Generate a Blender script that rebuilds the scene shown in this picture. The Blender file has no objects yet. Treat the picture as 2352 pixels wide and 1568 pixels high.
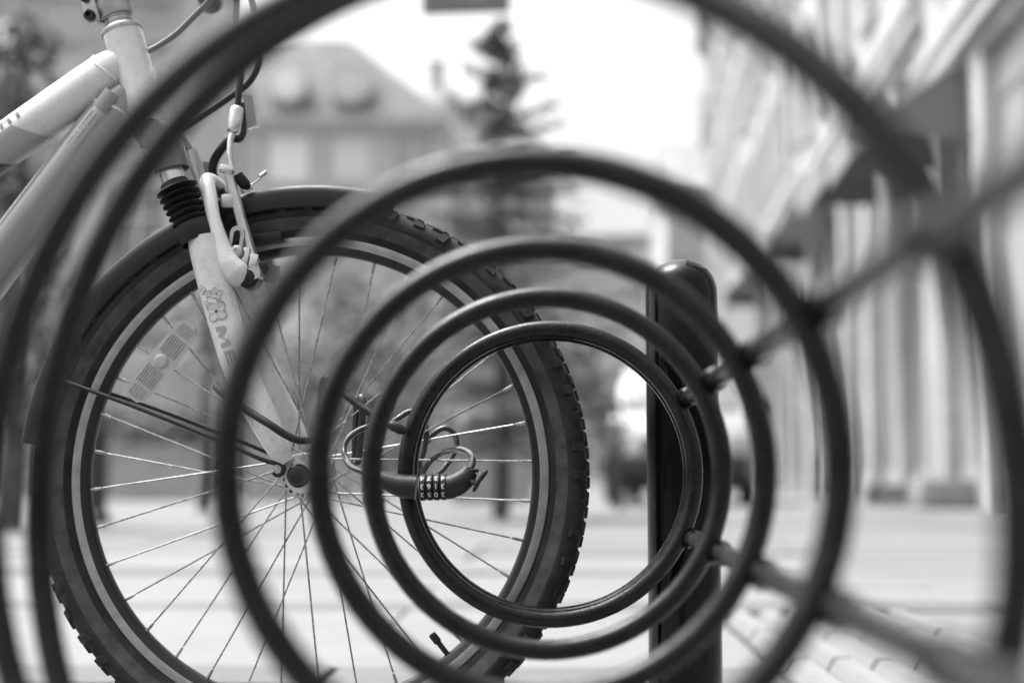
import bpy, bmesh, math, random
from mathutils import Vector, Matrix, Euler

rnd = random.Random(7)
R_ = math.radians
pi = math.pi
scene = bpy.context.scene
col = scene.collection

# ------------------------------------------------------------------ camera
CAM_H = 0.327
PITCH, YAW = 5.49, 2.17
cd = bpy.data.cameras.new('camera')
cam = bpy.data.objects.new('camera', cd)
col.objects.link(cam)
cam.location = (0, 0, CAM_H)
cam.rotation_euler = (R_(90 + PITCH), 0, R_(YAW))
cd.lens = 50.0
cd.sensor_width = 36.0
cd.clip_start = 0.02
cd.clip_end = 2000
cd.dof.use_dof = True
cd.dof.focus_distance = 1.60
cd.dof.aperture_fstop = 2.3
scene.camera = cam

# ------------------------------------------------------------------ sky and sun (overcast, black and white picture)
SUN_EL, SUN_AZ = 66.0, -70.0     # azimuth clockwise from +Y: high in front of the camera, behind thin cloud
w = bpy.data.worlds.new('World')
scene.world = w
w.use_nodes = True
nt = w.node_tree
nt.nodes.clear()
sky = nt.nodes.new('ShaderNodeTexSky')
sky.sky_type = 'NISHITA'
sky.sun_disc = False
sky.sun_elevation = R_(SUN_EL)
sky.sun_rotation = R_(SUN_AZ)
sky.air_density = 1.0
sky.dust_density = 10.0
sky.ozone_density = 1.0
bw = nt.nodes.new('ShaderNodeRGBToBW')
bg = nt.nodes.new('ShaderNodeBackground')
bg.inputs['Strength'].default_value = 0.15
wo = nt.nodes.new('ShaderNodeOutputWorld')
nt.links.new(sky.outputs[0], bw.inputs[0])
nt.links.new(bw.outputs[0], bg.inputs[0])
nt.links.new(bg.outputs[0], wo.inputs[0])
sl = bpy.data.lights.new('sun', 'SUN')
sl.energy = 0.5
sl.angle = R_(30)
so = bpy.data.objects.new('sun', sl)
col.objects.link(so)
so.rotation_euler = (R_(90 - SUN_EL), 0, R_(180 - SUN_AZ))

# ------------------------------------------------------------------ picture settings
scene.view_settings.view_transform = 'Standard'
scene.view_settings.look = 'None'
scene.view_settings.gamma = 1.0
scene.view_settings.use_curve_mapping = False
scene.view_settings.exposure = 1.68
scene.render.engine = 'CYCLES'
scene.cycles.use_denoising = True
scene.cycles.use_adaptive_sampling = True
scene.cycles.adaptive_threshold = 0.008
scene.cycles.max_bounces = 7
scene.cycles.transparent_max_bounces = 8
scene.cycles.caustics_reflective = False
scene.cycles.caustics_refractive = False

# ------------------------------------------------------------------ survey helpers: sight line of a drawing point to a plane of known depth
FPX = 50.0 / 36.0 * 2352
CAMM = Euler(cam.rotation_euler).to_matrix()
CAMP = Vector(cam.location)
def ray(u, v):
    return CAMM @ Vector(((u - 1176) / FPX, -(v - 784) / FPX, -1))
def at(u, v, Y):
    r = ray(u, v)
    return CAMP + r * (Y / r.y)

# ------------------------------------------------------------------ materials
def mat(name, base, rough=0.5, metal=0.0, coat=0.0, var=0.0, vscale=8.0, bump=0.0, bscale=60.0, spec=0.5,
        obj_random=0.0, rvar=0.0, dirt=0.0, trans=0.0):
    m = bpy.data.materials.new(name)
    m.use_nodes = True
    n = m.node_tree.nodes
    l = m.node_tree.links
    p = n['Principled BSDF']
    p.inputs['Base Color'].default_value = (base, base, base, 1)
    p.inputs['Roughness'].default_value = rough
    p.inputs['Metallic'].default_value = metal
    p.inputs['Coat Weight'].default_value = coat
    p.inputs['Coat Roughness'].default_value = 0.08
    p.inputs['Specular IOR Level'].default_value = spec
    if trans:
        p.inputs['Transmission Weight'].default_value = trans
    tc = n.new('ShaderNodeTexCoord')
    val = None
    if var or dirt:
        nz = n.new('ShaderNodeTexNoise')
        nz.inputs['Scale'].default_value = vscale
        nz.inputs['Detail'].default_value = 6
        nz.inputs['Roughness'].default_value = 0.62
        l.new(tc.outputs['Object'], nz.inputs['Vector'])
        mr = n.new('ShaderNodeMapRange')
        mr.inputs['From Min'].default_value = 0.3
        mr.inputs['From Max'].default_value = 0.7
        mr.inputs['To Min'].default_value = base * (1 - var)
        mr.inputs['To Max'].default_value = base * (1 + var)
        l.new(nz.outputs['Fac'], mr.inputs['Value'])
        val = mr.outputs[0]
        if dirt:
            n2 = n.new('ShaderNodeTexNoise')
            n2.inputs['Scale'].default_value = vscale * 4.3
            n2.inputs['Detail'].default_value = 8
            l.new(tc.outputs['Object'], n2.inputs['Vector'])
            m2 = n.new('ShaderNodeMapRange')
            m2.inputs['From Min'].default_value = 0.55
            m2.inputs['From Max'].default_value = 0.75
            m2.inputs['To Min'].default_value = 1.0
            m2.inputs['To Max'].default_value = 1.0 - dirt
            l.new(n2.outputs['Fac'], m2.inputs['Value'])
            mu = n.new('ShaderNodeMath'); mu.operation = 'MULTIPLY'
            l.new(val, mu.inputs[0]); l.new(m2.outputs[0], mu.inputs[1])
            val = mu.outputs[0]
    if obj_random:
        oi = n.new('ShaderNodeObjectInfo')
        m3 = n.new('ShaderNodeMapRange')
        m3.inputs['To Min'].default_value = 1 - obj_random
        m3.inputs['To Max'].default_value = 1 + obj_random
        l.new(oi.outputs['Random'], m3.inputs['Value'])
        mu = n.new('ShaderNodeMath'); mu.operation = 'MULTIPLY'
        if val is None:
            mu.inputs[0].default_value = base
        else:
            l.new(val, mu.inputs[0])
        l.new(m3.outputs[0], mu.inputs[1])
        val = mu.outputs[0]
    if val is not None:
        cb = n.new('ShaderNodeCombineColor')
        for k in range(3):
            l.new(val, cb.inputs[k])
        l.new(cb.outputs[0], p.inputs['Base Color'])
    if rvar:
        n4 = n.new('ShaderNodeTexNoise')
        n4.inputs['Scale'].default_value = bscale * 0.6
        n4.inputs['Detail'].default_value = 5
        l.new(tc.outputs['Object'], n4.inputs['Vector'])
        m4 = n.new('ShaderNodeMapRange')
        m4.inputs['From Min'].default_value = 0.3
        m4.inputs['From Max'].default_value = 0.7
        m4.inputs['To Min'].default_value = max(0.03, rough - rvar)
        m4.inputs['To Max'].default_value = rough + rvar
        l.new(n4.outputs['Fac'], m4.inputs['Value'])
        l.new(m4.outputs[0], p.inputs['Roughness'])
    if bump:
        n5 = n.new('ShaderNodeTexNoise')
        n5.inputs['Scale'].default_value = bscale
        n5.inputs['Detail'].default_value = 4
        l.new(tc.outputs['Object'], n5.inputs['Vector'])
        bp_ = n.new('ShaderNodeBump')
        bp_.inputs['Strength'].default_value = bump
        bp_.inputs['Distance'].default_value = 0.01
        l.new(n5.outputs['Fac'], bp_.inputs['Height'])
        l.new(bp_.outputs[0], p.inputs['Normal'])
    return m

M = {}
M['rack'] = mat('rack_black_paint', 0.005, 0.24, spec=0.30, var=0.9, vscale=45, rvar=0.14, bump=0.06, bscale=130)
M['rail'] = mat('rail_black_sky_sheen', 0.022, 0.22, spec=0.6, var=0.3, vscale=30, rvar=0.06)  # base lifted above the rack paint to stand in for grazing sky reflection
M['post'] = mat('post_black_enamel', 0.002, 0.12, spec=0.22, var=0.3, vscale=40, rvar=0.06, bump=0.012, bscale=30)
M['weld'] = mat('weld_bead', 0.012, 0.25, spec=0.5, bump=0.6, bscale=220)
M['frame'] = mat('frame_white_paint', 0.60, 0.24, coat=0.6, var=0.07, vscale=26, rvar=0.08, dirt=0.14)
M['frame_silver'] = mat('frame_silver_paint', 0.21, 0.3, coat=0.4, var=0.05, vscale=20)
M['frame_grey'] = mat('frame_grey_panel', 0.30, 0.3, coat=0.5, var=0.05, vscale=20)
M['fork'] = mat('fork_white_paint', 0.56, 0.32, coat=0.4, var=0.09, vscale=30, rvar=0.08, dirt=0.22)
M['crown'] = mat('fork_crown_grey', 0.12, 0.25, metal=0.55, var=0.1, vscale=30)
M['spoke'] = mat('spoke_steel', 0.28, 0.36, metal=1.0, var=0.5, vscale=160)
M['steel'] = mat('polished_steel', 0.55, 0.22, metal=1.0, var=0.1, vscale=90, rvar=0.08, bscale=200)
M['alloy'] = mat('brushed_alloy', 0.40, 0.36, metal=0.9, var=0.1, vscale=70, rvar=0.08)
M['dull'] = mat('dull_zinc', 0.40, 0.45, metal=0.7, var=0.25, vscale=140)
M['rubber'] = mat('tyre_rubber', 0.014, 0.75, var=0.85, vscale=28, bump=0.15, bscale=500, spec=0.35)
M['gum'] = mat('tyre_gum_wall', 0.048, 0.68, var=0.6, vscale=40, bump=0.2, bscale=700, spec=0.35)
M['knob'] = mat('tread_rubber', 0.017, 0.74, var=0.9, vscale=70, bump=0.2, bscale=900, spec=0.3)
M['rim'] = mat('rim_black_anodised', 0.010, 0.42, metal=0.2, var=0.35, vscale=40, dirt=0.2)
M['plastic'] = mat('black_plastic', 0.009, 0.40, spec=0.35, var=0.2, vscale=50, bump=0.05, bscale=600)
M['guard'] = mat('mudguard_plastic', 0.008, 0.36, spec=0.3, var=0.3, vscale=25, rvar=0.08)
M['boot'] = mat('rubber_boot', 0.007, 0.5, spec=0.3, var=0.2, vscale=60)
M['housing'] = mat('cable_housing_black', 0.009, 0.38, spec=0.3)
M['housing_grey'] = mat('cable_housing_grey', 0.16, 0.45)
M['decal_dark'] = mat('decal_dark', 0.035, 0.35, coat=0.3)
M['decal_mid'] = mat('decal_mid', 0.27, 0.35, coat=0.3)
M['decal_light'] = mat('decal_light', 0.42, 0.35, coat=0.3)
M['decal_faint'] = mat('decal_faint', 0.30, 0.35, coat=0.3)
M['badge'] = mat('badge_dark', 0.12, 0.3, coat=0.4)
M['print_white'] = mat('print_white', 0.75, 0.5)
M['reflector'] = mat('clear_reflector_plastic', 0.58, 0.2, coat=0.4, trans=0.45, bump=0.25, bscale=900)
M['strand'] = mat('lock_cable_sheath', 0.022, 0.2, metal=0.1, coat=0.4, var=0.3, vscale=200)

def rim_track():
    m = mat('brake_track_alloy', 0.42, 0.38, metal=0.85)
    n = m.node_tree.nodes; l = m.node_tree.links
    p = n['Principled BSDF']
    tc = n.new('ShaderNodeTexCoord')
    mp = n.new('ShaderNodeMapping'); mp.inputs['Scale'].default_value = (1, 0, 1)
    ln = n.new('ShaderNodeVectorMath'); ln.operation = 'LENGTH'
    mu = n.new('ShaderNodeMath'); mu.operation = 'MULTIPLY'; mu.inputs[1].default_value = 2 * pi / 0.0021
    sn = n.new('ShaderNodeMath'); sn.operation = 'SINE'
    nz = n.new('ShaderNodeTexNoise'); nz.inputs['Scale'].default_value = 60; nz.inputs['Detail'].default_value = 6
    mr = n.new('ShaderNodeMapRange')
    mr.inputs['From Min'].default_value = -1; mr.inputs['From Max'].default_value = 1
    mr.inputs['To Min'].default_value = 0.26; mr.inputs['To Max'].default_value = 0.37
    m2 = n.new('ShaderNodeMapRange')
    m2.inputs['From Min'].default_value = .3; m2.inputs['From Max'].default_value = .7
    m2.inputs['To Min'].default_value = .8; m2.inputs['To Max'].default_value = 1.15
    m3 = n.new('ShaderNodeMath'); m3.operation = 'MULTIPLY'
    cb = n.new('ShaderNodeCombineColor')
    l.new(tc.outputs['Object'], mp.inputs[0]); l.new(mp.outputs[0], ln.inputs[0])
    l.new(ln.outputs['Value'], mu.inputs[0]); l.new(mu.outputs[0], sn.inputs[0]); l.new(sn.outputs[0], mr.inputs['Value'])
    l.new(tc.outputs['Object'], nz.inputs['Vector']); l.new(nz.outputs['Fac'], m2.inputs['Value'])
    l.new(mr.outputs[0], m3.inputs[0]); l.new(m2.outputs[0], m3.inputs[1])
    for k in range(3): l.new(m3.outputs[0], cb.inputs[k])
    l.new(cb.outputs[0], p.inputs['Base Color'])
    return m
M['track'] = rim_track()

# street
M['slab'] = mat('pale_paving_stone', 0.158, 0.7, var=0.10, vscale=3.5, dirt=0.18, bump=0.2, bscale=60, obj_random=0.05)
M['ground'] = mat('street_ground', 0.155, 0.75, var=0.16, vscale=0.7, dirt=0.15, bump=0.2, bscale=20)
M['slab_dark'] = mat('grey_paving_stone', 0.105, 0.7, var=0.12, vscale=3.5, dirt=0.18, bump=0.2, bscale=60, obj_random=0.05)
M['joint'] = mat('paving_bed', 0.09, 0.9, var=0.2, vscale=6)
M['tactile_bed'] = mat('tactile_bed', 0.075, 0.8, var=0.3, vscale=20)
M['tactile'] = mat('tactile_rib', 0.185, 0.65, var=0.12, vscale=14, dirt=0.2)
M['wall_pale'] = mat('render_pale', 0.42, 0.85, var=0.3, vscale=0.6, dirt=0.35, bump=0.2, bscale=8)
M['wall_light'] = mat('render_light', 0.42, 0.85, var=0.3, vscale=0.6, dirt=0.35, bump=0.2, bscale=8)
M['wall_mid'] = mat('render_mid', 0.44, 0.85, var=0.16, vscale=0.5, dirt=0.15, bump=0.2, bscale=8)
M['stone'] = mat('stone_trim', 0.46, 0.8, var=0.15, vscale=1.5)
M['roof'] = mat('slate_roof', 0.20, 0.6, var=0.25, vscale=1.2, bump=0.4, bscale=6)
M['win'] = mat('window_frame_paint', 0.62, 0.5)
M['win_dark'] = mat('window_frame_dark', 0.10, 0.5)
M['glass'] = mat('window_glass', 0.30, 0.05, spec=0.9, obj_random=0.6)
M['glass_bright'] = mat('sky_bright_glass', 0.62, 0.12, spec=0.8, obj_random=0.3)  # pale base stands in for bright sky reflected in the glass
M['awning'] = mat('awning_cloth', 0.52, 0.85, var=0.1, vscale=3)
_n = M['awning'].node_tree.nodes; _l = M['awning'].node_tree.links
_t = _n.new('ShaderNodeBsdfTranslucent'); _t.inputs[0].default_value = (.5, .5, .5, 1)
_m = _n.new('ShaderNodeMixShader'); _m.inputs[0].default_value = 0.45
_l.new(_n['Principled BSDF'].outputs[0], _m.inputs[1]); _l.new(_t.outputs[0], _m.inputs[2]); _l.new(_m.outputs[0], _n['Material Output'].inputs[0])
M['awning_dark'] = mat('awning_cheek', 0.16, 0.85, var=0.1, vscale=3)
M['shop'] = mat('shopfront_grey', 0.35, 0.4, var=0.2, vscale=2)
M['bark'] = mat('bark', 0.07, 0.9, var=0.4, vscale=12, bump=0.5, bscale=30)
M['leaf'] = mat('leaf', 0.17, 0.32, var=0.5, vscale=1.6)
M['leaf_dark'] = mat('leaf_dark', 0.095, 0.32, var=0.5, vscale=1.6)
M['leaf_light'] = mat('leaf_light', 0.22, 0.32, var=0.5, vscale=1.6)
M['carpaint'] = mat('car_white_paint', 0.36, 0.2, coat=0.8)
M['carglass'] = mat('car_glass', 0.16, 0.25, spec=0.3)
M['carblack'] = mat('car_black_trim', 0.02, 0.5)
M['iron'] = mat('dark_iron', 0.03, 0.4, var=0.3, vscale=12)
M['planter'] = mat('planter_grey', 0.30, 0.7, var=0.2, vscale=3)
M['concrete'] = mat('concrete_block', 0.26, 0.8, var=0.15, vscale=3)
M['sign'] = mat('sign_board_grey', 0.17, 0.4, var=0.1, vscale=3)
M['sign_pale'] = mat('sign_print', 0.30, 0.4, var=0.3, vscale=9)

# ------------------------------------------------------------------ mesh helpers
class MB:
    def __init__(s):
        s.v = []; s.f = []; s.mi = []
    def add(s, vs, fs, m=0):
        o = len(s.v)
        s.v.extend([Vector(p) for p in vs])
        for f in fs:
            s.f.append([o + i for i in f]); s.mi.append(m)
        return s
    def box(s, c, d, rot=None, m=0, bevel=0.0):
        x, y, z = d[0] / 2, d[1] / 2, d[2] / 2
        if bevel:
            bm = bmesh.new()
            bmesh.ops.create_cube(bm, size=1.0)
            for v in bm.verts:
                v.co = Vector((v.co.x * d[0], v.co.y * d[1], v.co.z * d[2]))
            bmesh.ops.bevel(bm, geom=list(bm.edges), offset=bevel, segments=2, affect='EDGES', profile=0.6)
            bm.verts.index_update()
            P = [v.co.copy() for v in bm.verts]; F = [[v.index for v in f.verts] for f in bm.faces]
            bm.free()
        else:
            P = [Vector((a * x, b * y, e * z)) for e in (-1, 1) for b in (-1, 1) for a in (-1, 1)]
            F = [(0, 2, 3, 1), (4, 5, 7, 6), (0, 1, 5, 4), (2, 6, 7, 3), (0, 4, 6, 2), (1, 3, 7, 5)]
        c = Vector(c)
        if rot is not None:
            P = [rot @ p for p in P]
        s.add([p + c for p in P], F, m)
        return s
    def rect(s, x0, x1, y0, y1, z0, z1, m=0):
        return s.box(((x0 + x1) / 2, (y0 + y1) / 2, (z0 + z1) / 2), (x1 - x0, y1 - y0, z1 - z0), m=m)
    def tube(s, path, rad, n=12, cap=True, closed=False, m=0, flat=None, dome=False):
        P = [Vector(p) for p in path]
        k = len(P)
        if not hasattr(rad, '__len__'):
            rad = [rad] * k
        rad = list(rad)
        if dome and not closed:
            for end in (0, 1):
                a = P[0] if end == 0 else P[-1]; b = P[1] if end == 0 else P[-2]
                r0 = rad[0] if end == 0 else rad[-1]
                d = (a - b).normalized()
                for t in (0.5, 0.85, 1.0):
                    q = a + d * r0 * t; rr = r0 * math.sqrt(max(0.0, 1 - t * t)) + 1e-5
                    if end == 0:
                        P.insert(0, q); rad.insert(0, rr)
                    else:
                        P.append(q); rad.append(rr)
            k = len(P)
        T = []
        for i in range(k):
            a = P[(i - 1) % k] if closed or i > 0 else P[i]
            b = P[(i + 1) % k] if closed or i < k - 1 else P[i]
            T.append((b - a).normalized())
        ref = Vector((0, 0, 1)) if abs(T[0].z) < 0.9 else Vector((1, 0, 0))
        N = (ref - T[0] * ref.dot(T[0])).normalized()
        vs = []
        for i in range(k):
            if i:
                N = (N - T[i] * N.dot(T[i]))
                N = N.normalized() if N.length > 1e-8 else T[i].orthogonal().normalized()
            B = T[i].cross(N)
            for j in range(n):
                a = 2 * pi * j / n
                if flat:
                    vs.append(P[i] + (N * math.cos(a) * flat[0] + B * math.sin(a) * flat[1]) * rad[i])
                else:
                    vs.append(P[i] + (N * math.cos(a) + B * math.sin(a)) * rad[i])
        fs = []
        for i in range(k if closed else k - 1):
            for j in range(n):
                a = i * n + j; b = i * n + (j + 1) % n
                c = ((i + 1) % k) * n + (j + 1) % n; d = ((i + 1) % k) * n + j
                fs.append((a, b, c, d))
        if cap and not closed:
            fs.append(tuple(range(n - 1, -1, -1)))
            fs.append(tuple((k - 1) * n + j for j in range(n)))
        s.add(vs, fs, m)
        return s
    def ring(s, c, R, r, n=96, k=16, axis='Y', m=0):
        c = Vector(c); pts = []
        for i in range(n):
            a = 2 * pi * i / n
            if axis == 'Y': pts.append(c + Vector((R * math.cos(a), 0, R * math.sin(a))))
            elif axis == 'Z': pts.append(c + Vector((R * math.cos(a), R * math.sin(a), 0)))
            else: pts.append(c + Vector((0, R * math.cos(a), R * math.sin(a))))
        return s.tube(pts, r, n=k, closed=True, m=m)
    def lathe(s, prof, axis_o, axis_d, n=24, closed=False, mis=None, full=None):
        """prof: list of (radius, height along axis)"""
        o = Vector(axis_o); d = Vector(axis_d).normalized()
        x = d.orthogonal().normalized(); y = d.cross(x)
        k = len(prof)
        a0, a1 = full if full else (0, 2 * pi)
        steps = n if not full else n + 1
        vs = []
        for i in range(steps):
            a = a0 + (a1 - a0) * i / n
            e = x * math.cos(a) + y * math.sin(a)
            for (r, h) in prof:
                vs.append(o + d * h + e * r)
        base = len(s.v)
        s.v.extend(vs)
        for i in range(n):
            i2 = (i + 1) % n if not full else i + 1
            for j in range(k if closed else k - 1):
                j2 = (j + 1) % k
                s.f.append([base + i * k + j, base + i2 * k + j, base + i2 * k + j2, base + i * k + j2])
                s.mi.append(mis[j] if mis else 0)
        return s
    def prism(s, pts, d, m=0):
        """extrude polygon pts (list of Vectors) by vector d"""
        P = [Vector(p) for p in pts]; k = len(P); d = Vector(d)
        vs = P + [p + d for p in P]
        fs = [tuple(range(k - 1, -1, -1)), tuple(range(k, 2 * k))]
        for i in range(k):
            j = (i + 1) % k
            fs.append((i, j, k + j, k + i))
        s.add(vs, fs, m)
        return s
    def xform(s, mtx):
        s.v = [mtx @ p for p in s.v]
        return s
    def build(s, name, mats, parent=None, smooth=True, angle=40, **tags):
        me = bpy.data.meshes.new(name)
        me.from_pydata([tuple(p) for p in s.v], [], s.f)
        if not isinstance(mats, (list, tuple)): mats = [mats]
        for m_ in mats: me.materials.append(M[m_] if isinstance(m_, str) else m_)
        if len(mats) > 1:
            me.polygons.foreach_set('material_index', s.mi)
        bm = bmesh.new(); bm.from_mesh(me)
        bmesh.ops.recalc_face_normals(bm, faces=bm.faces)
        bm.to_mesh(me); bm.free()
        if smooth:
            me.shade_smooth(); me.set_sharp_from_angle(angle=R_(angle))
        me.update()
        return link(name, me, parent, **tags)

def link(name, me, parent=None, **tags):
    o = bpy.data.objects.new(name, me)
    col.objects.link(o)
    if parent is not None: o.parent = parent
    for k, v in tags.items(): o[k] = v
    return o
def empty(name, loc, rz=0.0, **tags):
    o = link(name, None, None, **tags)
    o.location = loc; o.rotation_euler = (0, 0, rz)
    o.empty_display_size = 0.1
    return o
def crom(pts, sub=8):
    P = [Vector(p) for p in pts]; out = []
    for i in range(len(P) - 1):
        p0 = P[i - 1] if i else P[0] * 2 - P[1]
        p1, p2 = P[i], P[i + 1]
        p3 = P[i + 2] if i + 2 < len(P) else P[-1] * 2 - P[-2]
        for k in range(sub):
            t = k / sub
            out.append(0.5 * ((2 * p1) + (p2 - p0) * t + (2 * p0 - 5 * p1 + 4 * p2 - p3) * t * t + (3 * p1 - p0 - 3 * p2 + p3) * t ** 3))
    out.append(P[-1])
    return out
def interp(vals, k):
    out = []
    for i in range(k):
        t = i / (k - 1) * (len(vals) - 1); a = min(int(t), len(vals) - 2)
        out.append(vals[a] + (vals[a + 1] - vals[a]) * (t - a))
    return out
def text_mesh(body, size):
    cu = bpy.data.curves.new('glyph', 'FONT')
    cu.body = body; cu.size = size; cu.align_x = 'CENTER'; cu.align_y = 'CENTER'
    ob = bpy.data.objects.new('glyph', cu); col.objects.link(ob)
    dg = bpy.context.evaluated_depsgraph_get()
    me = bpy.data.meshes.new_from_object(ob.evaluated_get(dg))
    V = [v.co.copy() for v in me.vertices]; F = [list(p.vertices) for p in me.polygons]
    bpy.data.objects.remove(ob); bpy.data.curves.remove(cu); bpy.data.meshes.remove(me)
    return V, F

# ================================================================== GROUND
g = MB(); g.add([(-300, -120, -0.03), (300, -120, -0.03), (300, 700, -0.03), (-300, 700, -0.03)], [(0, 1, 2, 3)])
ground = g.build('ground', 'joint', kind='structure', smooth=False)
g = MB(); g.add([(-60, 14.005, -0.004), (60, 14.005, -0.004), (60, 400, -0.004), (-60, 400, -0.004)], [(0, 1, 2, 3)])
street = g.build('street', 'ground', kind='structure', smooth=False)
# pavement near the rack: rows of stone slabs, each a piece with its own joints
g = MB(); g.rect(-6.5, 6.5, -2.0, 14.0, -0.028, -0.012)
pavement = g.build('pavement', 'joint', kind='structure', smooth=False)
slab_cache = {}
def slab_mesh(wx, wy, mt='slab'):
    key = (round(wx, 3), round(wy, 3), mt)
    if key not in slab_cache:
        b = MB(); b.box((0, 0, -0.01), (wx, wy, 0.02), bevel=0.004)
        o = b.build('slab', mt, smooth=False)
        slab_cache[key] = o.data
        bpy.data.objects.remove(o)
    return slab_cache[key]
y = -0.35; row = 0
while y < 13.9:
    dep = 0.55 if row % 3 else 0.22
    dep = min(dep, 14.0 - y)
    wx = 3.2
    half = min(6.2, 0.6 + 0.46 * max(y + dep, 1.5))
    off = (row % 2) * 1.5 - .4
    k0 = int(math.floor((-half - off) / wx)); k1 = int(math.ceil((half - off) / wx))
    for k in range(k0, k1):
        x0 = k * wx + off; x1 = x0 + wx
        # the tactile strip takes the place of some slabs
        if y < 3.3 and x1 > 0.36 and x0 < 0.82:
            segs = []
            if x0 < 0.34: segs.append((x0, 0.36))
            if x1 > 0.84: segs.append((0.82, x1))
        else:
            segs = [(x0, x1)]
        for (a, b_) in segs:
            if b_ - a < 0.06: continue
            o = link('paving_slab', slab_mesh(b_ - a - 0.012, dep - 0.012, 'slab' if row % 3 else 'slab_dark'), pavement)
            o.location = ((a + b_) / 2, y + dep / 2, rnd.uniform(-0.003, 0.001))
            o.rotation_euler = (rnd.uniform(-.004, .004), rnd.uniform(-.004, .004), 0)
    y += dep; row += 1
# ribbed tactile strip
tb = MB()
tb.box((0, 0, -0.008), (0.448, 0.448, 0.016), bevel=0.003)
tbo = tb.build('tactile_slab', 'tactile_bed', smooth=False); tbm = tbo.data; bpy.data.objects.remove(tbo)
rb = MB()
rb.prism([(-0.028, -0.22, 0), (0.028, -0.22, 0), (0.014, -0.22, 0.022), (-0.014, -0.22, 0.022)], (0, 0.44, 0))
rbo = rb.build('rib', 'tactile', smooth=False); rbm = rbo.data; bpy.data.objects.remove(rbo)
yy = -0.23
while yy < 3.1:
    t = link('tactile_slab', tbm, pavement); t.location = (0.59, yy + 0.225, -0.004)
    for k in range(6):
        r = link('rib', rbm, t); r.location = (-0.186 + k * 0.0745, 0, 0.0)
    yy += 0.46

# ================================================================== BICYCLE RACK
RR = 0.158; RT = 0.0092
RX, RZ = -0.0182, CAM_H + 0.006
rack = empty('bicycle_rack', (0.138, 1.69, 0), label='black tubular bicycle rack of steel rings welded to two rails and a round post', category='bike rack')
def rk(p): return Vector(p) - rack.location
RINGS = [1.605, 1.5635, 1.287, 1.0105, 0.734]
ring_mesh = None
for i, ry in enumerate(RINGS):
    if ring_mesh is None:
        b = MB(); b.ring((0, 0, 0), RR, RT, n=128, k=20)
        o = b.build('ring', 'rack', rack); ring_mesh = o.data
    else:
        o = link('ring', ring_mesh, rack)
    o.location = rk((RX, ry, RZ + (.001 if i == 4 else 0)))
    o.rotation_euler = (rnd.uniform(-.006, .006), 0, rnd.uniform(-.006, .006))
# pair of wider guard hoops at the near end, standing on two short feet
for (hx, hy, dz_, ha, hv, yaw_) in ((-.0845, .695, -.0133, .3060, .265, -37.2), (-.0840, .655, -.0067, .2845, .250, -31.0)):
    b = MB()
    b.tube([(ha * math.cos(2 * pi * k / 180), 0, hv * math.sin(2 * pi * k / 180)) for k in range(180)], .0086, n=18, closed=True)
    o = b.build('guard_hoop', 'rack', rack)
    o.location = rk((hx, hy, CAM_H + dz_)); o.rotation_euler = (0, 0, R_(yaw_))
    zb = CAM_H + dz_ - hv
    for sx in (-.05, .05):
        px_, py_ = hx + sx * math.cos(R_(yaw_)), hy + sx * math.sin(R_(yaw_))
        b = MB(); b.box(rk((px_, py_, (zb + .003) / 2)), (.034, .026, zb + .003), bevel=.004)
        b.build('hoop_foot', 'rack', rack)
RAILS = [(28.5, 1.10), (-25.0, 1.085)]
POST = (0.138, 1.690)
for ang, f in RAILS:
    c = Vector((RX + RR * f * math.cos(R_(ang)), 0, RZ + RR * f * math.sin(R_(ang))))
    b = MB()
    b.tube([rk((c.x, -0.42, c.z)), rk((c.x, 0.3, c.z)), rk((c.x, 1.1, c.z)), rk((c.x, 1.60, c.z)), rk((POST[0] + .005, 1.69, c.z))], 0.0084, n=20)
    rail = b.build('rail', 'rail', rack)
    for ry in RINGS + [0.522]:
        # cast joint where ring and rail meet: short fat sleeve with a rough weld collar
        dirr = Vector((math.cos(R_(ang)), 0, math.sin(R_(ang))))
        jy = ry if ry < 1.6 else ry + .004
        wv = MB()
        hl = .013 if ry > 1.5 else (.010 if ry > .6 else .016)
        wv.tube([rk((c.x, jy - hl, c.z)), rk((c.x, jy - hl * .4, c.z)), rk((c.x, jy + hl * .4, c.z)), rk((c.x, jy + hl, c.z))], [.0108, .0120, .0120, .0108], n=24, dome=False)
        wv.lathe([(.0078, -hl - .007), (.0092, -hl - .0035), (.0108, -hl)], rk((c.x, jy, c.z)), (0, 1, 0), n=24)
        wv.lathe([(.0078, hl + .007), (.0092, hl + .0035), (.0108, hl)], rk((c.x, jy, c.z)), (0, 1, 0), n=24)
        wv.build('joint', 'rack', rail, angle=60)
b = MB()
pr = 0.0428; ph = 0.586
prof = [(pr * 1.0, -0.25), (pr, 0.0), (pr, 0.2), (pr, 0.4), (pr, ph - 0.042)]
for k in range(1, 9):
    a = k / 8 * pi / 2
    prof.append((max(0.0004, (pr) * (math.cos(a) ** 0.8)), ph - 0.042 + 0.042 * math.sin(a)))
b.lathe(prof, rk((POST[0], POST[1], 0)), (0, 0, 1), n=48)
b.build('post', 'post', rack, angle=60)
b = MB(); b.lathe([(pr + .001, 0.006), (pr + 0.05, 0.006), (pr + 0.052, 0.0), (pr + .052, -0.01)], rk((POST[0], POST[1], 0)), (0, 0, 1), n=40)
b.build('base_plate', 'rack', rack)

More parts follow.
